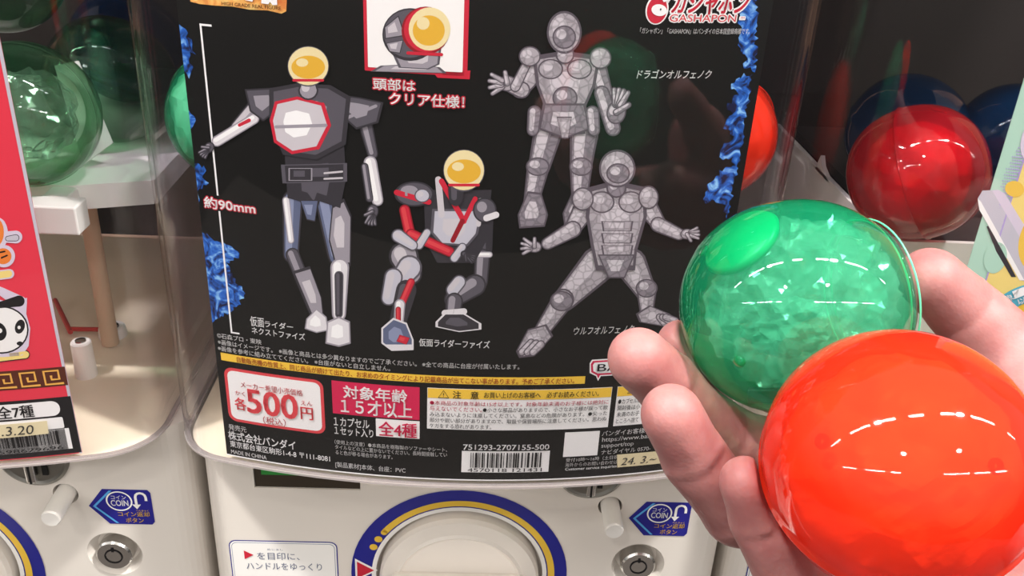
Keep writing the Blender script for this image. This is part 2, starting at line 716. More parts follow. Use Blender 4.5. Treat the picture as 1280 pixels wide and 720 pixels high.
bm = bmesh.new()
lathe(bm, [(0.0468, 0.0005), (0.0468, -0.0005)], (DIAL[0], PANEL_Y - 0.0005, DIAL[1]), (0, 1, 0), 64)
bm.free()
dial = flat('dial_ring', [ring(*DIAL, 0.0468, 0.0606, 'ringblue', 0.0004),
                          ring(*DIAL, 0.0468, 0.0492, 'paper', 0.0006)], panel_map, machine, None, 'blue ring printed round the handle')
flat('arc_stripe', [ring(*DIAL, 0.0499, 0.0536, 'gold', 0.0006, -60, 144, 96),
                    ell(DIAL[0] + 0.05175 * math.cos(math.radians(144)), DIAL[1] + 0.05175 * math.sin(math.radians(144)), 0.00185, 0.00185, 'gold', 0.0006)],
     panel_map, dial, None, 'yellow curved stripe')
for t in (150.5, 157.5):
    flat('dot', [ell(DIAL[0] + 0.0518 * math.cos(math.radians(t)), DIAL[1] + 0.0518 * math.sin(math.radians(t)), 0.0022, 0.0022, 'gold', 0.0006)],
         panel_map, dial, None, 'yellow dot')
T = [(-0.0572, -0.2098), (-0.0572, -0.2220), (-0.0478, -0.2160)]
cx_ = sum(p[0] for p in T) / 3
cz_ = sum(p[1] for p in T) / 3
flat('pointer', [poly([(cx_ + (x - cx_) * 1.35, cz_ + (z - cz_) * 1.35) for x, z in T], 'white', 0.0007), poly(T, 'red', 0.0009)],
     panel_map, dial, None, 'red triangle with white edge')

bm = bmesh.new()
lathe(bm, [(0, 0.005), (0.0445, 0.005), (0.0445, -0.004), (0.0432, -0.0065), (0.036, -0.0075), (0.0345, -0.0088), (0.033, -0.0078), (0, -0.0075)],
      (DIAL[0], PANEL_Y, DIAL[1]), (0, 1, 0), 64)
hd = bmobj('handle', bm, 'cream_plastic', machine, smooth=False)
bm = bmesh.new()
box(bm, -0.0375, 0.0375, PANEL_Y - 0.031, PANEL_Y - 0.006, DIAL[1] - 0.010, DIAL[1] + 0.010)
bmobj('grip', bm, 'cream_plastic', hd, bevel=0.004, seg=3)

SLOT = (0.0680, -0.1425)
bm = bmesh.new()
lathe(bm, [(0, 0.002), (0.0186, 0.002), (0.0186, -0.0012), (0.0170, -0.0022), (0.0155, -0.0014), (0, -0.0012)], (SLOT[0], PANEL_Y, SLOT[1]), (0, 1, 0), 56)
slot = bmobj('coin_slot', bm, 'dull_steel', machine, smooth=False)
bm = bmesh.new()
box(bm, SLOT[0] - 0.0022, SLOT[0] + 0.0026, PANEL_Y - 0.0075, PANEL_Y - 0.001, SLOT[1] - 0.0125, SLOT[1] + 0.013)
bmobj('slot_bar', bm, 'steel', slot, bevel=0.0008)
bm = bmesh.new()
box(bm, SLOT[0] - 0.0004, SLOT[0] + 0.0006, PANEL_Y - 0.0078, PANEL_Y - 0.006, SLOT[1] - 0.0125, SLOT[1] + 0.013)
box(bm, SLOT[0] + 0.0040, SLOT[0] + 0.0068, PANEL_Y - 0.0022, PANEL_Y - 0.001, SLOT[1] - 0.011, SLOT[1] + 0.011)
bmobj('slot_opening', bm, 'black_hole', slot)

bm = bmesh.new()
lathe(bm, [(0, 0.015), (0.0052, 0.015), (0.0050, -0.0185), (0.0044, -0.0195), (0, -0.0195)], (BTN[0], PANEL_Y, BTN[1]), (0, 1, 0.03), 32)
bmobj('coin_return_button', bm, 'white_plastic', machine, smooth=False)

bm = bmesh.new()
lathe(bm, [(0, 0.0068), (0.0098, 0.0068), (0.0098, -0.001), (0.0088, -0.0020), (0, -0.0020)], (LOCK[0], PANEL_Y, LOCK[1]), (0, 1, 0), 40)
lk = bmobj('lock', bm, 'steel', machine, smooth=False)
flat('keyway', [ring(LOCK[0], LOCK[1], 0.0041, 0.0049, 'panda_black', 0.0023), poly([(LOCK[0] - 0.0007, LOCK[1] + 0.0033), (LOCK[0] + 0.0007, LOCK[1] + 0.0033), (LOCK[0] + 0.0007, LOCK[1] + 0.0062), (LOCK[0] - 0.0007, LOCK[1] + 0.0062)], 'panda_black', 0.0023)],
     panel_map, lk, None, 'black ring keyway')

# coin return sticker
TL, BR = panel((806, 624)), panel((858, 668))
x0, z1, x1, z0 = 0.1000, -0.1632, 0.1250, -0.1868
tip = (0.0915, -0.1748)
stk = flat('coin_return_sticker', [poly([tip, (x0 + 0.001, z0), (x1 - 0.0015, z0), (x1, z0 + 0.002), (x1, z1 - 0.002), (x1 - 0.0015, z1), (x0, z1)], 'navy', 0.0003),
                                   poly([(tip[0] + 0.0022, tip[1]), (x0 + 0.0045, z0 + 0.0008), (x0 + 0.0060, z0 + 0.0008), (tip[0] + 0.0038, tip[1]), (x0 + 0.005, z1 - 0.0008), (x0 + 0.0035, z1 - 0.0008)], 'sky', 0.0005)],
           panel_map, machine, None, 'blue arrow shaped coin sticker')
flat('coin_emblem', [ring(0.1080, -0.1710, 0.0058, 0.0066, 'white', 0.0005, asp=1.05),
                     tx_uv('コイン', 0.1040, -0.1698, 0.1118, 0.0026, 'white', 0.0005, 0.02),
                     tx_uv('COIN', 0.1035, -0.1742, 0.1126, 0.0038, 'white', 0.0005, 0.035)], panel_map, stk, None)
hook = [(0.1168, -0.1735), (0.1168, -0.1680)] + [(0.1195 - 0.0027 * math.cos(math.radians(t)), -0.1680 + 0.0027 * math.sin(math.radians(t))) for t in range(30, 181, 30)] + [(0.1222, -0.1705)]
flat('hook_arrow', [band(hook, 0.0014, 'white', 0.0005), poly([(0.1145, -0.1730), (0.1191, -0.1730), (0.1168, -0.1762)], 'white', 0.0005)], panel_map, stk, None)
flat('lettering', [tx_uv('コイン返却', 0.1062, -0.1813, 0.1228, 0.0032, 'gold', 0.0005, 0.02),
                   tx_uv('ボタン', 0.1098, -0.1855, 0.1192, 0.0032, 'gold', 0.0005, 0.02),
                   tx_uv('へんきゃく', 0.1160, -0.1778, 0.1226, 0.0012, 'gold', 0.0005)], panel_map, stk, None)

# instruction sticker
x0, x1, z1, z0 = -0.1270, -0.0678, -0.1965, -0.2600
ins = flat('instruction_sticker', [rrect(x0, z0, x1, z1, 0.004, 'navy', 0.0002), rrect(x0 + 0.0006, z0 + 0.0006, x1 - 0.0006, z1 - 0.0006, 0.0035, 'paper', 0.0003),
                                   rrect(x0 + 0.0014, z0 + 0.0014, x1 - 0.0014, z1 - 0.0014, 0.003, 'slate_light', 0.0004),
                                   rrect(x0 + 0.0017, z0 + 0.0017, x1 - 0.0017, z1 - 0.0017, 0.0028, 'paper', 0.0005)],
           panel_map, machine, None, 'white instruction sticker with blue outline')
flat('pointer', [poly([(-0.1190, -0.2035), (-0.1190, -0.2098), (-0.1140, -0.2066)], 'red', 0.0007)], panel_map, ins, None, 'small red triangle')
flat('lettering', [tx_uv('を目印に、', -0.1120, -0.2098, -0.0888, 0.0052, 'slate', 0.0007), tx_uv('めじるし', -0.1062, -0.2030, -0.0975, 0.0013, 'slate', 0.0007),
                   tx_uv('ハンドルをゆっくり', -0.1184, -0.2172, -0.0768, 0.0052, 'slate', 0.0007)], panel_map, ins, None)

# blue label over the handle, mostly under the poster
flat('handle_label', [rrect(-0.030, -0.1485, 0.024, -0.136, 0.003, 'navy', 0.0003)], panel_map, machine, None, 'dark blue label above the handle')

# capsule outlet flap
bm = bmesh.new()
box(bm, -0.0545, 0.0545, 0.052, 0.056, -0.3995, -0.3055)
bmobj('outlet_flap', bm, 'window_dark', machine, bevel=0.001)

# clear cover with floor, rim, lid and back
bm = bmesh.new()
solidify_wall(bm, outline(0.0030), outline(0.0012), COVER_Z0, COVER_Z1)
bmobj('clear_cover', bm, 'clear_cover', machine, smooth=True, label='clear plastic cover', recalc=False)
bm = bmesh.new()
solidify_wall(bm, outline(0.0034), outline(0.0006), COVER_Z0 - 0.0013, COVER_Z0 - 0.0001)
bmobj('cover_rim', bm, 'clear_rim', machine, label='pale lower rim of the cover')
bm = bmesh.new()
extrude_outline(bm, outline(-0.0006), COVER_Z0 - 0.0036, COVER_Z0 - 0.0017)
mat('cream_floor', (244, 232, 206), 0.4)
bmobj('cover_floor', bm, 'cream_floor', machine)
bm = bmesh.new()
extrude_outline(bm, outline(0.0036), COVER_Z1 + 0.0001, COVER_Z1 + 0.02)
bmobj('lid', bm, 'dark_interior', machine)
bm = bmesh.new()
box(bm, -0.137, 0.137, 0.2705, 0.2765, COVER_Z0, COVER_Z1)
bmobj('back_panel', bm, 'dark_interior', machine)

machine_left = copy_tree(machine, -PITCH_X)
machine_left['label'] = 'cream capsule machine at the left with the red panda poster'
machine_right = copy_tree(machine, PITCH_X)
machine_right['label'] = 'cream capsule machine at the right behind the hand, with a mint poster'

# hoppers inside the covers
def hopper(root, dx, zt, x0, x1, y0, y1):
    bm = bmesh.new()
    solidify_wall(bm, [(x0 + dx, y1), (x0 + dx, y0 + 0.03), (x0 + dx + 0.008, y0 + 0.026), (x0 + dx + 0.008, y0), (x1 + dx, y0), (x1 + dx, y1)],
                  [(x0 + dx + 0.003, y1), (x0 + dx + 0.003, y0 + 0.033), (x0 + dx + 0.011, y0 + 0.029), (x0 + dx + 0.011, y0 + 0.003), (x1 + dx - 0.003, y0 + 0.003), (x1 + dx - 0.003, y1)],
                  COVER_Z0 - 0.001, zt)
    h = bmobj('hopper', bm, 'cream_plastic', root, label='cream capsule hopper')
    bm = bmesh.new()
    box(bm, x0 + dx + 0.0115, x1 + dx - 0.0035, y0 + 0.0035, y1 - 0.001, zt - 0.006, zt - 0.0004)
    bmobj('hopper_bed', bm, 'hopper_grey', h, label='dark bed of the hopper')
    return h


hp = hopper(machine_right, PITCH_X, -0.0142, -0.084, 0.120, 0.0645, 0.262)
bm = bmesh.new()
vs = [(0.2060, 0.150, -0.0160), (0.2060, 0.176, -0.0160), (0.2060, 0.171, -0.0060), (0.2060, 0.166, -0.0110)]
f1 = [bm.verts.new(v) for v in vs]
f2 = [bm.verts.new((v[0] + 0.0025, v[1], v[2])) for v in vs]
bm.faces.new(f1[::-1])
bm.faces.new(f2)
for i in range(4):
    bm.faces.new((f1[i], f1[(i + 1) % 4], f2[(i + 1) % 4], f2[i]))
bmobj('guard', bm, 'cream_plastic', hp)
hopper(machine, 0.0, 0.0075, -0.120, 0.120, 0.030, 0.262)

# left machine: stepped tray on posts above the cream floor
bm = bmesh.new()
box(bm, -0.405, -0.1745, 0.0350, 0.0480, -0.0135, 0.0)
tr = bmobj('tray_front', bm, 'white_plastic', machine_left, bevel=0.0008, label='white front bar of the tray')
bm = bmesh.new()
p_ = [(-0.405, 0.0625), (-0.1860, 0.0625), (-0.1525, 0.0735), (-0.1525, 0.255), (-0.405, 0.255)]
extrude_outline(bm, p_, -0.0125, -0.0004)
bmobj('tray', bm, 'white_plastic', machine_left)
bm = bmesh.new()
box(bm, -0.1955, -0.1835, 0.0490, 0.0620, -0.007, -0.0008)
bmobj('tray_step', bm, 'white_plastic', machine_left, bevel=0.0008)
bm = bmesh.new()
lathe(bm, [(0, 0), (0.0048, 0), (0.0046, 0.085), (0.0064, 0.088), (0.0064, 0.1060)], (-0.2060, 0.1180, -0.1188), (0.0, 0, 1), 24)
bmobj('tray_post', bm, 'tan_plastic', machine_left, label='tan post under the tray')
bm = bmesh.new()
lathe(bm, [(0, 0), (0.0048, 0), (0.0046, 0.085), (0.0064, 0.088), (0.0064, 0.1060)], (-0.3500, 0.1180, -0.1188), (0.0, 0, 1), 24)
bmobj('tray_post', bm, 'tan_plastic', machine_left)


def boss(x, y, h, rad):
    bm = bmesh.new()
    lathe(bm, [(rad * 1.08, 0), (rad, h - 0.0008), (rad - 0.0008, h), (0, h)], (x, y, -0.1202), (0, 0, 1), 28)
    bo = bmobj('screw_boss', bm, 'white_plastic', machine_left)
    bm = bmesh.new()
    lathe(bm, [(rad * 0.58, h - 0.0002), (rad * 0.52, h + 0.0006), (0, h + 0.0010)], (x, y, -0.1202), (0, 0, 1), 20)
    bmobj('screw', bm, 'steel', bo)


boss(-0.2075, 0.0860, 0.0215, 0.0053)
boss(-0.2090, 0.1300, 0.0060, 0.0075)
bm = bmesh.new()
lathe(bm, [(0, 0), (0.0014, 0), (0.0014, 0.046), (0, 0.046)], (-0.2560, 0.1640, -0.1165), Vector((0.0225, -0.0352, 0)), 12)
lathe(bm, [(0, 0), (0.0014, 0), (0.0014, 0.017), (0, 0.017)], (-0.2330, 0.1290, -0.1165), Vector((1, 0.03, 0)), 12)
bmobj('lever', bm, 'red_plastic', machine_left, label='red wire lever on the floor')


# ------------------------------------------------------------------ capsules
def basis(axis, spin=0.0):
    a = Vector(axis).normalized()
    u = a.orthogonal().normalized()
    v = a.cross(u)
    q = Matrix.Rotation(spin, 3, a)
    return q @ u, q @ v, a


def capsule(label, c, axis, rad, half, matA, matB, group, n=56, holes=False, seam=0.0):
    """two plastic halves meeting in a lipped seam; seam is the angle of the joint above the middle"""
    c = Vector(c)
    root = thing('toy_capsule', label, 'capsule', c - Vector((0, 0, rad * 0.98)), group)
    e = 0.94
    ts = math.radians(seam)

    def pt(t, f=1.0):
        return (rad * f * abs(math.cos(t)) ** e, half * f * math.copysign(abs(math.sin(t)) ** e, t))

    for sgn, m in ((1, matA), (-1, matB)):
        bm = bmesh.new()
        prof = []
        for k in range(0, 19):
            t = ts + (sgn * math.pi / 2 - ts) * k / 18
            prof.append(pt(t, 1.0 if sgn > 0 else 0.988))
        prof[-1] = (0.0, prof[-1][1])
        r_s, h_s = pt(ts)
        if sgn > 0:
            prof = [(r_s * 1.004, h_s - 0.0014), (r_s * 1.016, h_s - 0.0012), (r_s * 1.016, h_s - 0.0006), (r_s * 1.003, h_s)] + prof[1:]
        lathe(bm, prof, c, axis, n)
        sh = bmobj('shell_half', bm, m, root, smooth=True)
        if holes and seam and sgn > 0:
            for dh in (-0.0016, 0.0012):
                bm = bmesh.new()
                k_ = [(r_s * 1.010 + 0.00028 * math.cos(q), h_s + dh + 0.00028 * math.sin(q)) for q in [math.pi * 2 * j / 8 for j in range(9)]]
                lathe(bm, k_, c, axis, n)
                bmobj('seam_ring', bm, 'seam_green', root, smooth=True, label='pale green seam line')
        if holes:
            u, v, a = basis(axis)
            for ang in (0.4, 2.5, 4.6):
                bm = bmesh.new()
                d = (u * math.cos(ang) + v * math.sin(ang)) * 0.62 + a * sgn * 0.78
                d.normalize()
                p_ = c + (u * d.dot(u) + v * d.dot(v)) * rad + a * d.dot(a) * half
                lathe(bm, [(0.0006, -0.0004), (0.0018, -0.0004), (0.0018, 0.0003), (0.0006, 0.0003)], p_, d, 14)
                bmobj('air_hole', bm, 'darkred' if m == 'orange_shell' else m, sh, smooth=True)
    return root


def crumple(name, label, cat, c, axis, ra, rb, m, seed, amp=0.22, sub=4, group=None, freq=2.2, extra=None):
    c = Vector(c)
    root = None
    bm = bmesh.new()
    bmesh.ops.create_icosphere(bm, subdivisions=sub, radius=1.0)
    u, v, a = basis(axis)
    for vt in bm.verts:
        d = vt.co.normalized()
        q = d * freq + Vector((seed * 3.1, seed * 1.7, -seed))
        k = 1 - amp * abs(noise.noise(q)) * 2.0 - amp * 0.7 * abs(noise.noise(q * 2.3))
        d = d * max(k, 0.3)
        vt.co = c + u * d.x * ra + v * d.y * ra + a * d.z * rb
    o = bmobj(name, bm, m, None, loc=c - Vector((0, 0, ra * 0.7)))
    o['label'] = label
    o['category'] = cat
    if group:
        o['group'] = group
    return o


HELD = 'capsules held in the hand'
G_C = at(992, 383, 0.276)
O_C = at(1122, 579, 0.2235)
view_g = (CAM - G_C).normalized()
g_axis = (RT * 0.95 + UP * 0.14 - view_g * 0.20).normalized()
capsule('clear green capsule held in the fingers, upper of the two in the hand', G_C, g_axis, 0.0324, 0.0341, 'green_clear_shell', 'green_shell', HELD, 72, True, 46.0)
view_o = (CAM - O_C).normalized()
o_axis = (view_o * 0.85 + UP * 0.45 + RT * 0.1).normalized()
capsule('bright orange red capsule held in the palm, nearest of all capsules', O_C, o_axis, 0.0322, 0.0315, 'orange_shell', 'orange_shell', HELD, 80, True)

bag = crumple('toy_bag', 'crumpled clear film bag inside the held green capsule', 'bag', G_C + RT * 0.002, g_axis, 0.0288, 0.0300, 'bag_film', 3, 0.22, 5, None, 2.1)
o = crumple('toy_part', 'grey green toy piece inside the held green capsule', 'toy', G_C - UP * 0.006 - RT * 0.003, UP, 0.0145, 0.010, 'toy_grey', 5, 0.3, 4, None, 2.0)
bm = bmesh.new()
p0 = G_C - RT * 0.0150 + UP * 0.0185 + view_g * 0.0115
lathe(bm, [(0, -0.0015), (0.0115, -0.0015), (0.0122, 0.0), (0.0112, 0.0015), (0, 0.0018)], p0, p0 - G_C, 40)
o = bmobj('toy_stand', bm, 'toy_green', None, smooth=True, loc=p0)
o['label'] = 'bright green round toy base inside the held green capsule'
o['category'] = 'toy'
bm = bmesh.new()
p0 = G_C - UP * 0.0262 - RT * 0.006 + view_g * 0.006
for i, (ex, ey, ez) in enumerate([(0.0075, 0.0022, 0.003)]):
    vs = [bm.verts.new(p0 + RT * ex * a + UP * ey * b_ + view_g * ez * c_) for a in (-1, 1) for b_ in (-1, 1) for c_ in (-1, 1)]
    for f in ((0, 1, 3, 2), (4, 6, 7, 5), (0, 4, 5, 1), (2, 3, 7, 6), (0, 2, 6, 4), (1, 5, 7, 3)):
        bm.faces.new([vs[i] for i in f])
o = bmobj('toy_block', bm, 'toy_dark', None, loc=p0, bevel=0.0006)
o['label'] = 'small black toy piece at the bottom of the held green capsule'
o['category'] = 'toy'
crumple('toy_bag', 'pale bag filling the held orange red capsule', 'bag', O_C, o_axis, 0.0275, 0.0265, 'bag_white', 9, 0.08, 5, None, 1.8)

INSIDE = 'capsules waiting in the machines'
C1 = Vector((-0.2030, 0.0640, 0.0325))
capsule('large clear green capsule in the left machine beside the red poster', C1, (0.6, -0.5, 0.35), 0.0322, 0.0318, 'dim_green_shell', 'dim_green_shell', INSIDE)
crumple('toy_bag', 'crumpled film bag inside the green capsule in the left machine', 'bag', C1, (0, 0, 1), 0.024, 0.023, 'bag_clear', 12, 0.2, 4, None, 2.4)
C2 = Vector((-0.1880, 0.1285, 0.0325))
capsule('darker green capsule behind the large one in the left machine', C2, (0.3, 0.4, 0.8), 0.0322, 0.0318, 'dim_green_shell', 'dim_green_shell', INSIDE)
bm = bmesh.new()
P = [at(68, 82, 0.435), at(98, 76, 0.437), at(141, 178, 0.450), at(104, 206, 0.449)]
q = [bm.verts.new(p) for p in P] + [bm.verts.new(p + FW * 0.0006) for p in P]
for f in ((0, 1, 2, 3), (7, 6, 5, 4), (0, 4, 5, 1), (1, 5, 6, 2), (2, 6, 7, 3), (3, 7, 4, 0)):
    bm.faces.new([q[i] for i in f])
o = bmobj('paper_slip', bm, 'paper_white', None, loc=P[3])
o['label'] = 'pale paper slip stuck between the two green capsules in the left machine'
o['category'] = 'paper'
capsule('dim green capsule at the top of the left machine', Vector((-0.2250, 0.1080, 0.0915)), (0.3, 0.4, 0.8), 0.0322, 0.0318, 'dim_green_shell', 'dim_green_shell', INSIDE)
capsule('dark blue capsule at the back of the left machine', Vector((-0.2050, 0.2020, 0.0325)), (0.3, 0.4, 0.8), 0.0322, 0.0318, 'blue_shell', 'blue_shell', INSIDE)

C3 = Vector((-0.1055, 0.0515, 0.0400))
capsule('mint green capsule showing past the left edge of the black poster', C3, (0.2, 0.9, 0.3), 0.0290, 0.0290, 'green_shell', 'green_shell', INSIDE)
crumple('toy_bag', 'pale bag inside the mint green capsule left of the black poster', 'bag', C3, (0, 0, 1), 0.0278, 0.0278, 'bag_white', 14, 0.08, 4, None, 2.0)
C4 = Vector((0.1065, 0.0500, 0.0410))
capsule('orange red capsule showing past the right edge of the black poster', C4, (-0.2, 0.9, 0.3), 0.0290, 0.0290, 'orange_shell', 'orange_shell', INSIDE)
crumple('toy_bag', 'pale bag inside the orange red capsule right of the black poster', 'bag', C4, (0, 0, 1), 0.0278, 0.0278, 'bag_white', 15, 0.08, 4, None, 2.0)

C5 = at(1146, 216, 0.447)
capsule('red capsule lying in the right machine above the thumb', C5, (0.75, -0.45, 0.45), 0.0325, 0.0325, 'red_shell', 'red_shell', INSIDE)
crumple('toy_bag', 'pale bag inside the red capsule in the right machine', 'bag', C5, (0, 0, 1), 0.0255, 0.0255, 'bag_white', 16, 0.10, 4, None, 1.6)
C6 = C5 + Vector((0.022, 0.066, 0.0))
C6.z = 0.0190
capsule('blue capsule half hidden behind the red one in the right machine', C6, (0.2, -0.3, 0.9), 0.0322, 0.0318, 'blue_shell', 'blue_shell', INSIDE)
capsule('blue capsule deep in the right machine below the dim green one', C5 + Vector((0.074, 0.050, 0.0008)), (0.2, -0.3, 0.9), 0.0322, 0.0318, 'blue_shell', 'blue_shell', INSIDE)

# ------------------------------------------------------------------ middle poster
U = front(0.0)
FM = front_map(0.0)


def sheet(name, s0, s1, z0, z1, ink, parent, fmap, off0=-0.0004, off1=0.0, label=None, n=40):
    vs, fs = [], []
    for k in range(n + 1):
        s = s0 + (s1 - s0) * k / n
        vs += [fmap(s, z0, off1), fmap(s, z1, off1), fmap(s, z0, off0), fmap(s, z1, off0)]
    for k in range(n):
        a = 4 * k
        fs += [[a, a + 4, a + 5, a + 1], [a + 2, a + 3, a + 7, a + 6], [a, a + 2, a + 6, a + 4], [a + 1, a + 5, a + 7, a + 3]]
    fs += [[0, 1, 3, 2], [4 * n, 4 * n + 2, 4 * n + 3, 4 * n + 1]]
    return mesh(name, vs, fs, ink, parent, None, False, label)


SL, SR = -0.115, 0.115
ZB = -0.1175
poster = thing('poster', 'black poster with four toy figures inside the middle machine cover', 'poster', FM(0, ZB, 0))
sheet('sheet', SL, SR, ZB, 0.165, 'black', poster, FM)
flat('sheet_edge', [poly([(SL, ZB), (SR, ZB), (SR, ZB + 0.0007), (SL, ZB + 0.0007)], 'white', 0.0001)], FM, poster, 0.004, 'thin white lower edge')


def T(s, p0, p1, h, ink='white', bold=0.01, shear=0.0, off=0.00060, u=None, halo=None, name='text_line', parent=None, fm=None, label=None, tilt=False):
    u = u or U
    (u0, v0), (u1, v1) = u(p0), u(p1)
    hh = u((p0[0], p0[1] - h))[1] - v0
    vm = (v0 + v1) / 2
    sh = []
    if halo:
        sh.append(tx_uv(s, u0, vm, u1, hh, halo, off - 0.00008, bold, shear, 0.00055))
    sh.append(tx_uv(s, u0, vm, u1, hh, ink, off, bold, shear))
    return flat(name, sh, fm or FM, parent or poster, 0.004, label)


def R2(p0, p1, u=None):
    u = u or U
    a, b_ = u(p0), u(p1)
    return min(a[0], b_[0]), min(a[1], b_[1]), max(a[0], b_[0]), max(a[1], b_[1])


# flames down the two sides
def flame(name, px, seed, side):
    rnd = random.Random(seed)
    base = [U(p) for p in px]
    pts = []
    k = len(base)
    for i in range(k):
        a, b_ = Vector(base[i]), Vector(base[(i + 1) % k])
        m = max(2, int((b_ - a).length / 0.0012))
        d = (b_ - a).normalized()
        nn = Vector((-d.y, d.x))
        for j in range(m):
            p = a + (b_ - a) * j / m
            if abs(p.x - side) > 0.0012:
                p = p + nn * rnd.uniform(-0.0011, 0.0011) + d * rnd.uniform(-0.0003, 0.0003)
            p.x = min(max(p.x, SL + 0.0001), SR - 0.0001)
            pts.append(tuple(p))
    return flat(name, [poly(pts, 'flame_blue', 0.00012)], FM, poster, 0.004, 'blue flame print')


flame('flame_print', [(213, 24), (222, 30), (232, 36), (238, 50), (243, 66), (236, 70), (243, 86), (238, 97), (230, 88), (222, 84)], 1, SL)
flame('flame_print', [(226, 136), (236, 138), (244, 150), (240, 160), (230, 163), (228, 156)], 2, SL)
flame('flame_print', [(230, 172), (234, 178), (233, 192), (231, 192)], 22, SL)
flame('flame_print', [(233, 203), (246, 204), (256, 208), (252, 222), (260, 228), (246, 238), (250, 250), (243, 268), (252, 290), (268, 300), (286, 308), (300, 318), (292, 326), (282, 328), (296, 352), (306, 366), (296, 384), (284, 392), (270, 400), (258, 408), (254, 370), (247, 310), (238, 250)], 3, SL)
flame('flame_print', [(946, 0), (930, 0), (928, 12), (922, 24), (926, 40), (921, 52), (924, 66), (934, 70), (930, 84), (944, 90)], 4, SR)
flame('flame_print', [(941, 92), (922, 96), (914, 110), (922, 118), (908, 132), (914, 142), (906, 158), (916, 170), (904, 184), (900, 200), (914, 196), (920, 206), (900, 214), (880, 240), (882, 252), (904, 254), (908, 270), (901, 288), (912, 262), (920, 214), (930, 160)], 5, SR)

# banner, dimension line, inset picture
b0 = [U(p) for p in ((238, -16), (238, 2), (250, 5), (270, 7), (290, 8), (312, 12), (335, 13), (352, 17), (358, 14), (359, -10))]
ban = flat('banner', [poly(b0, 'banner_orange', 0.00012)], FM, poster, 0.004, 'orange torn banner at the top')
T('HIGH GRADE REAL FIGURE', (278, 5.5), (352, 12.5), 4.2, 'brownink', 0.02, parent=ban, label='dark lettering')
flat('banner_letter', [poly([U(p) for p in ((307, -12), (307, 0), (316, 2), (318, -4), (320, -12))], 'white', 0.0004),
                       poly([U(p) for p in ((328, -12), (327, 4), (336, 5), (338, 2), (341, 6), (347, 6), (346, -12))], 'white', 0.0004)], FM, ban, 0.004, 'lower ends of white letters')
v0 = U((249, 29))
sv = U((264, 170))[0]
za, zb, zc, zd = U((249, 29))[1], U((264, 243))[1], U((270, 263))[1], U((289, 416))[1]
W = 0.0008
flat('dimension_line', [poly([(sv, zb), (sv + W, zb), (sv + W, za), (sv, za)], 'white'), poly([(sv, za - W), (sv + 0.0050, za - W), (sv + 0.0050, za), (sv, za)], 'white'),
                        poly([(sv, zd), (sv + W, zd), (sv + W, zc), (sv, zc)], 'white'), poly([(sv, zd), (sv + 0.0042, zd), (sv + 0.0042, zd + W), (sv, zd + W)], 'white')],
     FM, poster, 0.004, 'white height bracket')
T('約90mm', (257, 260), (320, 266), 14, 'white', 0.035, halo='red', label='white size note with red edge')

a0, c0, a1, c1 = R2((456, 88), (587, -14))
inset = flat('inset_picture', [rrect(a0, c0, a1, c1, 0.0004, 'red', 0.00012),
                               poly([U(p) for p in ((541, 90), (547, 97), (587, 99), (588, 88))], 'red', 0.00012),
                               rrect(a0 + 0.0013, c0 + 0.0014, a1 - 0.0018, c1 - 0.001, 0.0003, 'paper', 0.00018)], FM, poster, 0.004, 'white inset picture with red frame')


class Draw:
    """layers of ink laid one over another in the poster's own surface"""
    def __init__(self, u=None):
        self.sh = []
        self.k = 0
        self.u = u or U

    def _off(self):
        self.k += 1
        return 0.00020 + self.k * 0.0000042

    def pg(self, pts, ink):
        self.sh.append(poly([self.u(p) for p in pts], ink, self._off()))

    def el(self, cx, cy, rx, ry, ink, rot=0.0, n=28):
        pts = []
        for k in range(n):
            t = 2 * math.pi * k / n
            x, y = rx * math.cos(t), ry * math.sin(t)
            pts.append((cx + x * math.cos(rot) - y * math.sin(rot), cy + x * math.sin(rot) + y * math.cos(rot)))
        self.pg(pts, ink)

    def limb(self, x0, y0, r0, x1, y1, r1, ink):
        d = Vector((x1 - x0, y1 - y0))
        a = math.atan2(d.y, d.x)
        pts = []
        for k in range(9):
            t = a + math.pi / 2 + math.pi * k / 8
            pts.append((x0 + r0 * math.cos(t), y0 + r0 * math.sin(t)))
        for k in range(9):
            t = a - math.pi / 2 + math.pi * k / 8
            pts.append((x1 + r1 * math.cos(t), y1 + r1 * math.sin(t)))
        self.pg(pts, ink)

    def tlimb(self, x0, y0, r0, x1, y1, r1, dark, mid, light):
        self.limb(x0, y0, r0 + 0.8, x1, y1, r1 + 0.8, dark)
        self.limb(x0, y0, r0 * 0.88, x1, y1, r1 * 0.88, mid)
        self.limb(x0 - r0 * 0.28, y0 - r0 * 0.22, r0 * 0.42, x1 - r1 * 0.28, y1 - r1 * 0.22, r1 * 0.42, light)

    def tel(self, cx, cy, rx, ry, dark, mid, light, rot=0.0):
        self.el(cx, cy, rx + 0.8, ry + 0.8, dark, rot)
        self.el(cx, cy, rx * 0.92, ry * 0.92, mid, rot)
        self.el(cx - rx * 0.26, cy - ry * 0.26, rx * 0.45, ry * 0.45, light, rot)

    def tpg(self, pts, dark, mid, light, cxy=None):
        cx = sum(p[0] for p in pts) / len(pts)
        cy = sum(p[1] for p in pts) / len(pts)
        for f, ink, dx in ((1.06, dark, 0), (0.94, mid, 0), (0.5, light, -1.5)):
            self.pg([(cx + (x - cx) * f + dx, cy + (y - cy) * f + dx * 0.6) for x, y in pts], ink)


ARM = ('suit', 'plate_dark', 'plate_mid')
WHT = ('plate_mid', 'boot_white', 'white')
SLV = ('plate_dark', 'silver', 'plate')
GRY = ('suit', 'plate_mid', 'plate')
BLU = ('suit', 'slate', 'slate_light')
STO = ('stone_dark', 'stone_mid', 'stone_light')
ST2 = ('stone_dark', 'stone', 'stone_light')
REDS = ('darkred', 'red', 'pinkred')


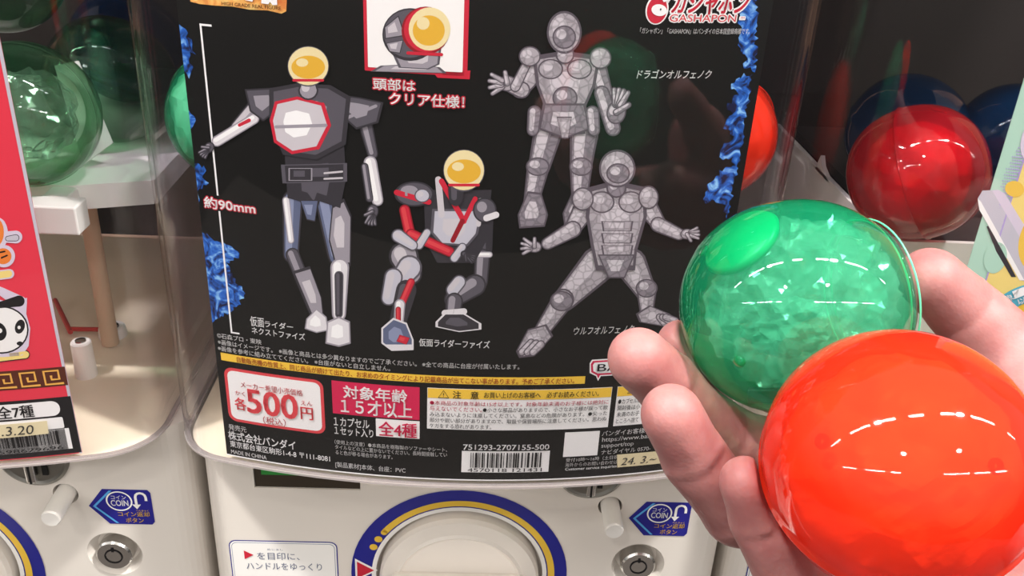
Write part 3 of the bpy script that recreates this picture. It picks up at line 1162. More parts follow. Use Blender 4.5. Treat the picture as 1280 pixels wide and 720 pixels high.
def hand2(d, x, y, ang, size, dark, mid, light, spread=0.5):
    d.tel(x, y, size * 0.75, size * 0.6, dark, mid, light, ang)
    for k in range(4):
        t = ang + (k - 1.5) * spread * 0.5
        d.tlimb(x + size * 0.5 * math.cos(t), y + size * 0.5 * math.sin(t), size * 0.2, x + size * 1.5 * math.cos(t), y + size * 1.5 * math.sin(t), size * 0.13, dark, mid, light)
    t = ang + spread * 1.9
    d.tlimb(x, y, size * 0.2, x + size * 0.95 * math.cos(t), y + size * 0.95 * math.sin(t), size * 0.15, dark, mid, light)


def helmet(d, cx, cy, rx, ry):
    """plain round helmet with a wide amber visor"""
    d.tel(cx, cy + ry * 0.62, rx * 0.62, ry * 0.42, 'plate_dark', 'silver', 'plate')
    d.el(cx, cy, rx + 1.0, ry + 1.0, 'plate_dark')
    d.el(cx, cy, rx, ry, 'pale_amber')
    d.el(cx, cy + ry * 0.06, rx * 0.84, ry * 0.60, 'amber')
    d.el(cx - rx * 0.3, cy - ry * 0.18, rx * 0.30, ry * 0.22, 'pale_amber')
    d.limb(cx - rx * 0.72, cy + ry * 0.74, ry * 0.07, cx + rx * 0.72, cy + ry * 0.74, ry * 0.07, 'red')


# inset: a plain helmet turned to the right
d = Draw()
d.tpg([(466, 89), (478, 82), (520, 80), (548, 84), (556, 91)], 'plate_dark', 'plate_mid', 'plate')
d.tpg([(490, 62), (550, 62), (548, 80), (535, 86), (500, 84)], 'plate_dark', 'plate_mid', 'plate')
d.el(513, 43, 35, 33, 'suit')
d.el(512, 42, 32, 30, 'plate_dark')
d.tpg([(481, 34), (498, 20), (506, 44), (482, 48)], 'suit', 'plate_mid', 'plate')
d.tpg([(483, 54), (504, 50), (500, 66), (487, 64)], 'suit', 'plate_mid', 'plate')
d.el(532, 38, 30, 30, 'darkred')
d.el(533, 37, 28, 28, 'red')
d.el(537, 36, 26, 27, 'pale_amber')
d.el(536, 38, 20, 19, 'amber')
d.el(529, 29, 8, 8, 'pale_amber')
d.limb(510, 66, 2.0, 552, 68, 2.0, 'red')
flat('helmet_print', d.sh, FM, inset, 0.004, 'printed plain helmet with amber visor')
T('頭部は', (467, 111.5), (519, 113.5), 14, 'white', 0.03, halo='red', label='white note with red edge')
T('クリア仕様！', (487, 130), (580, 134.5), 15, 'white', 0.03, halo='red', label='white note with red edge')

# first figure, standing
d = Draw()
d.tlimb(452, 134, 9, 466, 192, 6, *ARM)
d.tlimb(463, 203, 7.5, 472, 250, 6.5, *WHT)
d.tlimb(456, 208, 4, 462, 248, 4, 'suit', 'plate_dark', 'plate_mid')
hand2(d, 466, 264, 1.75, 11, 'suit', 'plate_dark', 'plate_mid')
d.tlimb(366, 250, 12, 364, 318, 9, *BLU)
d.tlimb(408, 250, 13, 422, 320, 11, *BLU)
d.tlimb(358, 250, 4, 364, 300, 3.5, *WHT)
d.tlimb(366, 318, 8, 394, 388, 7, *ARM)
d.tpg([(368, 340), (388, 334), (402, 372), (404, 392), (390, 392)], *GRY)
d.tpg([(416, 258), (430, 250), (439, 270), (438, 330), (420, 330), (412, 300)], *GRY)
d.tlimb(425, 334, 11, 424, 392, 8, *WHT)
d.tlimb(424, 344, 5, 424, 392, 4, 'plate_dark', 'suit', 'plate_dark')
d.tpg([(384, 398), (396, 386), (408, 396), (410, 412), (396, 415), (382, 410)], *WHT)
d.tpg([(410, 402), (424, 396), (437, 402), (438, 428), (424, 432), (408, 428)], *WHT)
d.tpg([(358, 184), (428, 176), (431, 222), (424, 258), (400, 250), (392, 272), (376, 250), (362, 246)], 'suit', 'suit', 'plate_dark')
d.tpg([(376, 250), (398, 250), (394, 276), (384, 274)], *BLU)
d.tpg([(354, 206), (432, 204), (432, 226), (356, 228)], 'plate_dark', 'suit', 'plate_dark')
d.tpg([(362, 210), (390, 210), (390, 225), (362, 225)], 'plate_mid', 'suit', 'plate_dark')
d.limb(406, 216, 1.2, 428, 214, 1.2, 'plate')
d.limb(406, 223, 1.2, 428, 222, 1.2, 'plate')
d.tlimb(322, 130, 9, 296, 158, 6.5, *GRY)
d.tlimb(318, 148, 6, 272, 176, 6, *WHT)
d.limb(300, 156, 2, 312, 150, 2.4, 'red')
hand2(d, 262, 184, 2.3, 9, 'suit', 'plate_dark', 'plate_mid')
d.tpg([(308, 112), (346, 110), (352, 132), (330, 150), (314, 138)], *ARM)
d.tpg([(420, 118), (450, 122), (478, 128), (472, 152), (446, 160), (426, 142)], *ARM)
d.limb(426, 150, 2, 470, 132, 2, 'plate_mid')
d.tpg([(340, 112), (372, 106), (412, 108), (436, 122), (430, 178), (396, 196), (356, 190), (340, 150)], 'suit', 'plate_dark', 'plate_mid')
d.tpg([(346, 128), (372, 122), (404, 130), (412, 156), (398, 184), (366, 190), (345, 176), (340, 150)], 'red', 'plate', 'white')
d.limb(404, 130, 2.4, 412, 156, 2.4, 'red')
d.limb(412, 156, 2.4, 398, 184, 2.4, 'red')
d.limb(346, 158, 2.0, 408, 156, 2.0, 'plate_mid')
d.tlimb(386, 104, 9, 386, 112, 12, *GRY)
helmet(d, 386, 82, 25, 24)
flat('figure_print', d.sh, FM, poster, 0.004, 'printed standing figure in pale and dark armour')

# second figure, kneeling
d = Draw()
d.tlimb(606, 270, 10, 606, 312, 8.5, 'suit', 'suit', 'plate_dark')
d.tlimb(603, 320, 9, 601, 352, 8, *ARM)
d.tlimb(588, 318, 3, 612, 318, 3, *WHT)
d.tpg([(532, 240), (612, 240), (606, 300), (592, 326), (548, 326), (534, 300)], 'suit', 'suit', 'plate_dark')
d.tlimb(594, 356, 13, 566, 374, 10, *ARM)
d.tlimb(566, 362, 8, 574, 352, 8, *SLV)
d.tlimb(568, 376, 10, 566, 392, 9, *ARM)
d.limb(556, 391, 4, 580, 389, 4, 'boot_white')
d.tpg([(546, 402), (556, 392), (580, 392), (600, 404), (600, 411), (574, 414), (546, 408)], 'boot_white', 'suit', 'plate_dark')
d.tlimb(505, 320, 18, 514, 342, 13, *GRY)
d.tlimb(512, 334, 15, 500, 350, 12, *SLV)
d.tlimb(492, 346, 11, 486, 372, 9, *SLV)
d.tlimb(508, 362, 12, 498, 400, 10, 'suit', 'suit', 'plate_dark')
d.tlimb(514, 352, 4, 500, 384, 4, *REDS)
d.tlimb(500, 380, 6, 498, 412, 5, *WHT)
d.tlimb(498, 386, 2.6, 498, 414, 2.6, *REDS)
d.tpg([(478, 410), (492, 398), (508, 404), (516, 424), (516, 435), (490, 437), (478, 428)], 'boot_white', 'slate', 'slate_light')
d.pg([(480, 430), (516, 430), (517, 437), (490, 438)], 'boot_white')
d.tpg([(500, 418), (512, 422), (508, 430), (496, 426)], *REDS)
d.tpg([(542, 262), (602, 262), (596, 292), (584, 306), (552, 304), (540, 290)], *SLV)
d.limb(548, 224, 4, 552, 268, 4, 'plate')
d.limb(552, 226, 3.4, 580, 276, 3.4, 'red')
d.limb(580, 276, 3.0, 594, 248, 3.0, 'red')
d.limb(578, 276, 3.2, 566, 300, 3.0, 'darkred')
d.limb(601, 250, 3.0, 598, 280, 3.0, 'plate')
d.tel(518, 242, 24, 15, *ARM)
d.limb(496, 240, 3.4, 536, 252, 3.4, 'red')
d.tel(528, 244, 9, 8, *SLV)
d.tel(606, 262, 14, 15, *ARM)
d.limb(608, 272, 4, 620, 268, 4, 'boot_white')
d.tlimb(506, 262, 6, 512, 290, 6, *REDS)
d.tlimb(514, 292, 6, 562, 314, 5.5, *REDS)
d.tlimb(524, 306, 5, 534, 290, 4.5, *SLV)
d.tlimb(568, 322, 5, 578, 308, 4.5, *SLV)
d.tlimb(498, 294, 8, 516, 306, 6, *SLV)
hand2(d, 582, 318, 0.5, 8, 'suit', 'suit', 'plate_dark')
d.tlimb(570, 236, 9, 570, 248, 8, 'suit', 'suit', 'plate_dark')
helmet(d, 580, 212, 25, 25)
flat('figure_print', d.sh, FM, poster, 0.004, 'printed kneeling figure in silver and red armour')

# third figure, grey with raised arms
d = Draw()
d.tlimb(684, 168, 17, 674, 208, 13, *STO)
d.tlimb(730, 168, 17, 726, 208, 13, *STO)
d.tlimb(672, 212, 13, 664, 252, 9, *STO)
d.tlimb(726, 212, 13, 724, 250, 9, *STO)
d.tel(672, 208, 14, 11, *STO)
d.tel(726, 208, 14, 11, *STO)
d.tpg([(648, 268), (660, 240), (676, 242), (684, 268), (680, 282), (650, 284)], *STO)
d.tpg([(704, 266), (716, 240), (732, 242), (738, 268), (732, 280), (706, 280)], *STO)
d.tlimb(672, 84, 13, 650, 112, 10, *ST2)
d.tlimb(652, 112, 10, 640, 108, 8, *ST2)
hand2(d, 634, 104, 3.1, 15, *ST2, 0.75)
d.tlimb(658, 80, 5, 644, 108, 6, *ST2)
d.tlimb(744, 82, 13, 756, 116, 9, *STO)
d.tlimb(752, 116, 9, 766, 160, 9, *STO)
hand2(d, 770, 140, -1.35, 19, *STO, 0.42)
d.tpg([(668, 72), (704, 66), (748, 72), (742, 106), (728, 138), (730, 164), (690, 166), (684, 138), (672, 106)], *ST2)
d.tel(688, 86, 15, 12, *ST2)
d.tel(724, 86, 15, 12, *ST2)
d.tel(706, 122, 15, 14, *STO)
d.tpg([(680, 130), (730, 130), (738, 160), (706, 172), (674, 160)], *STO)
d.tpg([(696, 146), (714, 146), (710, 172), (702, 172)], *ST2)
d.tlimb(668, 140, 8, 666, 162, 7, *STO)
d.tlimb(740, 140, 8, 742, 162, 7, *STO)
d.tel(662, 70, 13, 12, *ST2)
d.tel(750, 72, 13, 13, *ST2)
d.tlimb(706, 58, 9, 706, 68, 11, *ST2)
d.tel(705, 40, 21, 26, *ST2)
d.tel(705, 46, 14, 14, *STO)
flat('figure_print', d.sh, FM, poster, 0.004, 'printed grey figure with raised arms')

# fourth figure, grey in a wide stance
d = Draw()
d.tlimb(748, 330, 22, 706, 374, 14, *ST2)
d.tlimb(788, 330, 20, 806, 362, 13, *ST2)
d.tlimb(704, 374, 13, 678, 412, 9, *ST2)
d.tlimb(808, 362, 12, 808, 388, 8, *ST2)
d.tel(702, 376, 14, 12, *STO)
d.tel(808, 360, 13, 11, *STO)
d.tpg([(646, 438), (660, 412), (682, 406), (690, 420), (668, 444), (650, 446)], *ST2)
for k in range(3):
    d.tlimb(664 + k * 6, 428 + k, 4.5, 652 + k * 7, 440, 4, *ST2)
d.tpg([(796, 392), (812, 382), (836, 392), (848, 402), (834, 408), (800, 402)], *ST2)
for k in range(3):
    d.tlimb(824 + k * 4, 396, 4, 830 + k * 7, 404 - k * 2, 3.5, *ST2)
d.tlimb(732, 258, 14, 716, 284, 10, *ST2)
d.tlimb(716, 286, 10, 684, 304, 7, *ST2)
hand2(d, 668, 308, 3.2, 11, *ST2, 0.8)
d.tlimb(806, 254, 13, 822, 278, 9, *ST2)
d.tlimb(822, 280, 9, 848, 292, 7, *ST2)
hand2(d, 858, 292, -0.1, 10, *ST2, 0.6)
d.tpg([(738, 236), (768, 228), (804, 236), (806, 270), (794, 312), (792, 334), (746, 334), (740, 306), (734, 270)], *ST2)
d.tel(752, 252, 15, 13, *ST2)
d.tel(788, 252, 15, 13, *ST2)
for k in range(3):
    d.tpg([(752, 276 + k * 15), (790, 276 + k * 15), (788, 288 + k * 15), (754, 288 + k * 15)], *ST2)
d.tpg([(748, 318), (792, 318), (780, 346), (760, 346)], *STO)
d.tel(728, 248, 13, 14, *ST2)
d.tel(810, 246, 12, 14, *ST2)
d.tlimb(770, 224, 10, 770, 234, 12, *STO)
d.tel(771, 210, 22, 23, *ST2)
d.tel(772, 216, 14, 12, *STO)
flat('figure_print', d.sh, FM, poster, 0.004, 'printed grey figure in a wide stance')

# captions
T('ドラゴンオルフェノク', (795, 98.5), (887, 96.5), 11, 'white', 0.02, 0.15)
T('ライダー', (332, 409), (367, 411), 8, 'white', 0.025)
T('仮面', (314, 406), (331, 409), 12, 'white', 0.03)
T('ネクストファイズ', (316, 418), (382, 423), 8.5, 'white', 0.025)
T('仮面ライダーファイズ', (524, 433), (612, 433.5), 9.5, 'white', 0.025)
T('ウルフオルフェノク', (716, 418), (791, 414.5), 9.5, 'white', 0.015, 0.1)

# maker's emblem
u0, v0 = U((838, 17))
u1, v1 = U((931, 15))
hh = 0.0088
logo = flat('logo_lettering', [tx_uv('ガシャポン', u0, v0, u1, hh, 'white', 0.00050, 0.012, 0.12, 0.0009),
                               tx_uv('ガシャポン', u0, v0, u1, hh, 'red', 0.00058, 0.05, 0.12)], FM, poster, 0.004, 'red lettering with white edge')
u0, v0 = U((836, 26.5))
u1, v1 = U((919, 25))
flat('logo_lettering', [tx_uv('GASHAPON', u0, v0, u1, 0.0027, 'white', 0.00050, 0.01, 0, 0.0005), tx_uv('GASHAPON', u0, v0, u1, 0.0027, 'pinkred', 0.00058, 0.0)], FM, poster, 0.004, 'rounded white lettering')
flat('logo_lettering', [rrect(U((923, 25))[0], U((923, 25))[1], U((931, 25))[0], U((923, 20))[1], 0.0004, 'white', 0.0004), tx_uv('TM', U((924.5, 24))[0], U((924, 24))[1] + 0.0002, U((929.5, 24))[0], 0.0008, 'red', 0.0006)], FM, poster, 0.004, 'tiny trade mark sign')
cx, cz = U((821, 12))
flat('emblem', [ell(cx, cz, 0.0045, 0.0055, 'white', 0.0003), ell(cx + 0.0008, cz + 0.0050, 0.0042, 0.0040, 'white', 0.0003),
                ell(cx, cz - 0.0001, 0.0039, 0.0049, 'red', 0.0004), ell(cx + 0.0004, cz + 0.0050, 0.0034, 0.0035, 'red', 0.0004),
                ell(cx + 0.0008, cz - 0.0001, 0.0031, 0.0021, 'white', 0.0005, rot=-0.2), ell(cx + 0.0013, cz + 0.0002, 0.0003, 0.0004, 'panda_black', 0.0006),
                poly([(cx + 0.001, cz + 0.0045), (cx + 0.0045, cz + 0.0052), (cx + 0.0047, cz + 0.0036), (cx + 0.0022, cz + 0.0028)], 'white', 0.0005)], FM, poster, 0.004, 'red round capsule emblem')
T('「ガシャポン」「GASHAPON」はバンダイの日本国登録商標です。', (799, 43), (936, 41), 7.5, 'white', 0.012)

# small print
zr2 = U((435, 452.8))[1]
zr3 = U((440, 461.2))[1]
zsp = zr2 - zr3
for s, xa, xb, row in (('©石森プロ・東映', (273, 426), (328, 435), 1), ('※画像はイメージです。', (274, 434), (342, 444), 2), ('※画像を参考に組み立ててください。', (274, 442), (386, 456), 3),
                       ('※画像と商品とは多少異なりますのでご了承ください。', (350, 446), (521, 459), 2), ('※台座がないと自立しません。', (394, 458), (488, 464), 3),
                       ('※全ての商品に台座が付属いたします。', (528, 460), (649, 459), 2)):
    flat('text_line', [tx_uv(s, U(xa)[0], zr2 + 0.0008 + zsp * (2 - row), U(xb)[0], zsp * 0.82, 'white', 0.0006, 0.012)], FM, poster, 0.004)
za = U((520, 468))[1]
zb = U((520, 477.5))[1]
s0_, s1_ = U((276.5, 447))[0], U((731.5, 472))[0]
nb = flat('notice_bar', [poly([(s0_, zb), (s1_, zb), (s1_, za), (s0_, za)], 'yellow', 0.00012)], FM, poster, 0.004, 'yellow notice strip')
flat('text_line', [tx_uv('自動販売機の性質上、同じ商品が続けて出たり、お求めのタイミングにより記載商品が出てこない事があります。予めご了承ください。', s0_ + 0.008, zb + 0.0005, s1_ - 0.005, (za - zb) - 0.0009, 'rust', 0.0005, 0.02)], FM, nb, 0.004, 'rust coloured lettering')

s0_, z0_, s1_, z1_ = U((284, 500))[0], U((407, 543))[1], U((405, 500))[0], U((403, 475.5))[1]
pb = flat('price_box', [rrect(s0_, z0_, s1_, z1_, 0.0042, 'pinkred', 0.00012), rrect(s0_ + 0.0015, z0_ + 0.0015, s1_ - 0.0015, z1_ - 0.0015, 0.0032, 'paper', 0.00018)], FM, poster, 0.004, 'white price box with red border')
T('メーカー希望小売価格', (302, 485.5), (379, 493), 8, 'pinkred', 0.006, parent=pb, label='red lettering')
T('各', (295, 511), (309, 512.5), 15, 'pinkred', 0.03, parent=pb, label='red lettering')
T('かく', (295, 493), (307, 494.5), 5.5, 'pinkred', 0.01, parent=pb, label='red lettering')
T('500', (311, 515), (373, 523), 29, 'pinkred', 0.035, parent=pb, label='large red price')
T('円', (377, 523), (392, 524.5), 15, 'pinkred', 0.03, parent=pb, label='red lettering')
T('えん', (377, 505), (391, 507), 5.5, 'pinkred', 0.01, parent=pb, label='red lettering')
T('（税込）', (330, 529), (358, 532), 9, 'pinkred', 0.006, parent=pb, label='red lettering')

T('発売元', (287, 536), (309, 540), 7, 'white', 0.012)
T('株式会社バンダイ', (287, 550), (370, 560), 11, 'white', 0.03)
T('東京都台東区駒形1-4-8 〒111-8081', (289, 560), (413, 574), 8, 'white', 0.002)
T('MADE IN CHINA', (290, 566), (334, 573), 4.5, 'white', 0.02)

s0_, z0_, s1_, z1_ = U((415.5, 500))[0], U((500, 523.5))[1], U((524.5, 500))[0], U((500, 482.5))[1]
ab = flat('age_box', [rrect(s0_, z0_, s1_, z1_, 0.0002, 'crimson', 0.00012)], FM, poster, 0.004, 'crimson age limit box')
T('対象年齢', (430, 498.5), (509, 501), 16, 'white', 0.035, parent=ab, label='white bold lettering')
T('１５才以上', (427, 517), (515, 520.5), 18.5, 'white', 0.035, parent=ab, label='white bold lettering')
T('１カプセル', (418, 531.5), (462, 534), 11, 'white', 0.03)
T('１セット入り', (419, 543), (467, 545), 10, 'white', 0.03)
s0_, z0_, s1_, z1_ = U((470, 536))[0], U((500, 547))[1], U((524.5, 536))[0], U((500, 525))[1]
sb_ = flat('set_box', [rrect(s0_, z0_, s1_, z1_, 0.0002, 'paper', 0.00012)], FM, poster, 0.004, 'white box with the number of kinds')
T('全4種', (474, 544.5), (521, 546), 18, 'crimson', 0.035, parent=sb_, label='crimson lettering')

s0_, s1_ = U((534, 510))[0], U((763, 505))[0]
z1_, zm_, z0_ = U((600, 486.5))[1], U((600, 499))[1], U((600, 537.5))[1]
wb = flat('caution_box', [poly([(s0_, z0_), (s1_, z0_), (s1_, z1_), (s0_, z1_)], 'paper', 0.00012), poly([(s0_ + 0.0002, zm_), (s1_ - 0.0002, zm_), (s1_ - 0.0002, z1_ - 0.0002), (s0_ + 0.0002, z1_ - 0.0002)], 'yellow', 0.0002)], FM, poster, 0.004, 'white caution box with yellow head')
tri = [U(p) for p in ((548, 496.5), (561, 497), (554.5, 487.5))]
flat('warning_sign', [band(tri + [tri[0], tri[1]], 0.0004, 'panda_black', 0.0004), tx_uv('!', U((553.9, 495))[0], U((554, 495.5))[1], U((555.1, 495))[0], 0.0020, 'panda_black', 0.0004)], FM, wb, 0.004, 'black warning triangle')
T('注　意', (566, 497.5), (598, 498), 9.5, 'panda_black', 0.02, parent=wb, label='black lettering')
T('お買い上げのお客様へ　必ずお読みください。', (605, 497), (748, 494), 7.5, 'panda_black', 0.012, parent=wb, label='black lettering')
L5 = ('●本商品の対象年齢は15才以上です。対象年齢未満のお子様には絶対に', '●小さな部品がありますので、小さなお子様が誤って飲',
      'み込まないように注意してください。窒息などの危険があります。●尖った', '部分や鋭い部分がありますので、取扱や保管場所に注意してください。思わぬ', 'ケガをする恐れがあります。')
hgt = (zm_ - z0_)
for i, s in enumerate(L5):
    zz = zm_ - hgt * (0.20 + 0.185 * i) - 0.0002
    s1x = s1_ - 0.0012 if i < 4 else s0_ + 0.0012 + (s1_ - s0_) * 0.335
    sx0 = s0_ + 0.0012 + ((s1_ - s0_) * 0.285 if i == 1 else 0)
    if i == 1:
        flat('text_line', [tx_uv('与えないでください。', s0_ + 0.0012, zz, sx0 - 0.0004, hgt * 0.145, 'crimson', 0.0005, 0.006)], FM, wb, 0.004, 'small crimson lettering')
    flat('text_line', [tx_uv(s, sx0, zz, s1x, hgt * 0.145, 'crimson' if i == 0 else 'ink_grey', 0.0005, 0.006)], FM, wb, 0.004, 'small crimson lettering' if i == 0 else 'small grey lettering')

s2_, s3_ = U((769.5, 505))[0], 0.109
zz0 = z0_ + 0.0003
wc = flat('caution_box', [poly([(s2_, zz0), (s3_, zz0), (s3_, z1_), (s2_, z1_)], 'paper', 0.00012), poly([(s2_ + 0.0002, zm_), (s3_ - 0.0002, zm_), (s3_ - 0.0002, z1_ - 0.0002), (s2_ + 0.0002, z1_ - 0.0002)], 'yellow', 0.0002)], FM, poster, 0.004, 'small white caution box by the edge')
tri = [U(p) for p in ((784, 491), (796, 490), (790, 482.5))]
flat('warning_sign', [band(tri + [tri[0], tri[1]], 0.0004, 'panda_black', 0.0004)], FM, wc, 0.004, 'black warning triangle')
for i, s in enumerate(('●カプセルは', '開封後は小', '未満のお子', 'ところへ捨て')):
    zz = zm_ - hgt * (0.24 + 0.215 * i)
    flat('text_line', [tx_uv(s, s2_ + 0.0010, zz, s2_ + 0.0120, hgt * 0.165, 'ink_grey', 0.0005, 0.006)], FM, wc, 0.004, 'small grey lettering')

T('（使用上の注意）●本商品を樹脂製のソファーやシート、', (419, 557), (559, 561), 5.4, 'white', 0.008)
T('タイルなどの上に置かないでください。長時間接触してい', (419.5, 563.5), (559, 567), 5.4, 'white', 0.008)
T('ると色が移る場合があります。', (420, 569), (491, 571), 5.4, 'white', 0.008)
T('[製品素材]本体、台座：PVC', (420, 586), (507, 589), 7.6, 'white', 0.012)
T('751293-2707155-500', (579, 561.5), (686, 560.5), 6.6, 'white', 0.02)


def barcode(name, s0, s1, z0, z1, seed, parent, fm, digits, label, frac=0.24):
    o = flat(name, [poly([(s0, z0), (s1, z0), (s1, z1), (s0, z1)], 'paper', 0.00012)], fm, parent, 0.004, label)
    rnd = random.Random(seed)
    sh = []
    x = s0 + (s1 - s0) * 0.10
    e = s1 - (s1 - s0) * 0.09
    m = (s1 - s0) / 118
    while x < e:
        wd = rnd.choice((1, 1, 2, 3)) * m
        sh.append(poly([(x, z0 + (z1 - z0) * frac), (x + wd, z0 + (z1 - z0) * frac), (x + wd, z1 - (z1 - z0) * 0.06), (x, z1 - (z1 - z0) * 0.06)], 'panda_black', 0.0004))
        x += wd + rnd.choice((1, 1, 2, 2, 3)) * m
    flat('bar_pattern', sh, fm, o, 0.004)
    flat('text_line', [tx_uv(digits, s0 + (s1 - s0) * 0.07, z0 + (z1 - z0) * 0.04, s1 - (s1 - s0) * 0.08, (z1 - z0) * 0.17, 'panda_black', 0.0004, 0.0)], fm, o, 0.004)
    return o


barcode('barcode', U((577, 575))[0], U((686.5, 575))[0], U((630, 590.5))[1], U((630, 564))[1], 4, poster, FM, '4570118 121431', 'white barcode label')
flat('blank_square', [rrect(U((705, 555))[0], U((705, 571))[1], U((748, 555))[0], U((727, 539.5))[1], 0.0002, 'paper', 0.00012)], FM, poster, 0.004, 'plain white square')
T('バンダイお客様相', (752, 543.5), (812, 540.5), 6.6, 'white', 0.012)
T('https://www.ban', (752, 552), (812, 549), 7, 'white', 0.01)
T('support/top', (751, 560), (791, 557.5), 6.6, 'white', 0.01)
T('ナビダイヤル 0570-', (751, 566.5), (812, 563), 6, 'white', 0.01)
T('受付10時～16時（土日祝', (707, 576.5), (772, 573), 4.9, 'white', 0.006)
T('海外からのお問い合わせは', (706, 582.5), (771, 579), 4.9, 'white', 0.006)
T('Customer service inquiries', (706, 588.5), (770, 584), 4.4, 'white', 0.004)
bd = flat('maker_badge', [poly([U(p) for p in ((740, 449.5), (737, 454), (737, 466), (745, 470), (747.5, 476), (751, 470), (834, 464), (837, 459), (836, 446), (833, 442))], 'white', 0.00012),
                          poly([U(p) for p in ((741, 451), (738.5, 455), (739, 465), (746, 468.5), (747.6, 473), (750, 468.5), (833, 462.5), (835.5, 458.5), (834.5, 447), (832, 443.5))], 'crimson', 0.00018),
                          poly([U(p) for p in ((743, 453), (741, 456), (741.5, 463.5), (747, 466.5), (831, 460.5), (833, 457.5), (832.5, 448.5), (830.5, 445.5))], 'white', 0.00024)], FM, poster, 0.004, 'white and crimson speech bubble badge')
T('BANDAI', (746, 463.5), (829, 458), 9, 'panda_black', 0.01, parent=bd, label='black lettering')
nt_ = flat('date_tape', [poly([U(p) for p in ((770.5, 567), (832, 561.5), (833.5, 577), (771, 583))], 'tape', 0.0008)], FM, poster, 0.004, 'cream date tape with handwriting')
T('24. 3.~', (775, 580), (818, 576), 9, 'ink_grey', -0.005, 0.2, 0.0010, parent=nt_, label='handwritten date')

# ------------------------------------------------------------------ left poster
UL = front(-PITCH_X)
FL = front_map(-PITCH_X)
SE = 0.1095
pl = thing('poster', 'red poster with a panda head inside the left machine cover', 'poster', FL(0, ZB, 0))
sheet('sheet', -0.1095, SE, ZB, 0.165, 'poster_red', pl, FL)
zk = UL((40, 498))[1]
zk = -0.0905
flat('sheet_edge', [poly([(SE - 0.0013, ZB), (SE, ZB), (SE, 0.165), (SE - 0.0013, 0.165)], 'silver', 0.0001)], FL, pl, 0.004, 'pale side edge')
bk = flat('black_band', [poly([(-0.109, ZB + 0.0006), (SE - 0.0002, ZB + 0.0006), (SE - 0.0002, -0.0850), (-0.109, -0.0850)], 'panda_black', 0.00012)], FL, pl, 0.004, 'black band along the bottom')
kb = flat('key_band', [poly([(-0.109, -0.0790), (SE - 0.0002, -0.0790), (SE - 0.0002, -0.0690), (-0.109, -0.0690)], 'choco', 0.00012)], FL, pl, 0.004, 'dark band with golden key pattern')
sh = []
for k in range(-1, 4):
    a = SE - 0.0075 - 0.0098 * k
    if a > SE - 0.006:
        pts = [(SE - 0.0004, -0.0776), (SE - 0.0050, -0.0776), (SE - 0.0050, -0.0704)]
    else:
        pts = [(a + 0.0058, -0.0776), (a - 0.0018, -0.0776), (a - 0.0018, -0.0706), (a + 0.0042, -0.0706), (a + 0.0042, -0.0752), (a + 0.0010, -0.0752), (a + 0.0010, -0.0730)]
    sh.append(band(pts, 0.0011, 'gold_line', 0.0003))
flat('key_pattern', sh[1:], FL, kb, 0.004)
s_a, s_b = 0.060, UL((74, 505))[0]
zz = UL((40, 514))[1]
pill = flat('white_field', [rrect(s_a, -0.0948, s_b, -0.0866, 0.0036, 'paper', 0.0003)], FL, pl, 0.004, 'white rounded field')
flat('text_line', [tx_uv('全7種', UL((-2, 520))[0], -0.0942, UL((42, 512))[0], 0.0068, 'panda_black', 0.0005, 0.03)], FL, pill, 0.004)
flat('white_field', [rrect(s_a, -0.1020, UL((78, 520))[0], -0.0958, 0.0008, 'paper', 0.0003)], FL, pl, 0.004, 'white field')
barcode('barcode', 0.058, UL((88, 545))[0], -0.1142, -0.1024, 8, pl, FL, '4571598679696', 'white barcode label', 0.30)
tp = flat('date_tape', [poly([(0.060, -0.1048), (UL((59, 530))[0], -0.1040), (UL((58, 520))[0], -0.0968), (0.060, -0.0972)], 'tape', 0.0008)], FL, pl, 0.004, 'cream date tape with handwriting')
flat('text_line', [tx_uv('.3.20', UL((2, 540))[0], -0.1032, UL((40, 530))[0], 0.0050, 'ink_grey', 0.0010, -0.01, 0.2)], FL, tp, 0.004, 'handwritten date')

d = Draw(UL)
d.limb(0, 363, 5, 26, 378, 8, 'lilac_pale')
d.pg([(-30, 380), (-10, 372), (15, 378), (34, 372), (33, 392), (38, 410), (36, 432), (28, 444), (4, 446), (-30, 446)], 'lilac_pale')
d.el(2, 412, 34, 30, 'panda_black')
d.el(2, 412, 32, 28, 'fur')
d.limb(0, 381, 4, 24, 376, 7, 'panda_black')
d.el(-22, 376, 8, 10, 'panda_black')
d.el(25, 408, 6, 9, 'panda_black', 0.3)
d.el(-2, 414, 10, 12, 'panda_black', -0.5)
d.el(24, 409, 2, 2.2, 'fur')
d.el(0, 413, 3, 3, 'fur')
d.el(25, 429, 4, 2.6, 'panda_black')
flat('panda_print', d.sh, FL, pl, 0.004, 'printed plain panda head')
d = Draw(UL)
d.limb(-10, 448, 5.5, 32, 443, 5.5, 'panda_black')
d.limb(-10, 448, 4.4, 32, 443, 4.4, 'sun')
flat('name_plate', d.sh, FL, pl, 0.004, 'small yellow name plate')
d = Draw(UL)
d.el(-2, 292, 12, 20, 'lilac_pale')
d.el(5, 320, 14, 14, 'lilac_pale')
d.limb(8, 296, 7, 20, 296, 8, 'lilac_pale')
d.el(-4, 290, 9, 17, 'carrot')
d.el(4, 320, 10.5, 10, 'carrot')
d.limb(10, 298, 3.4, 20, 297, 4.4, 'panda_black')
d.limb(10, 298, 2.6, 20, 297, 3.6, 'silver')
d.limb(-4, 316, 1.0, 6, 314, 1.0, 'panda_black')
d.limb(2, 322, 1.0, 9, 319, 1.0, 'panda_black')
flat('creature_print', d.sh, FL, pl, 0.004, 'edge of a printed orange shape')
d = Draw(UL)
d.limb(-10, 345, 6, 12, 342, 6, 'lilac_pale')
d.limb(-10, 345, 4.4, 11, 342, 4.4, 'sun')
flat('name_plate', d.sh, FL, pl, 0.004, 'small yellow name plate')

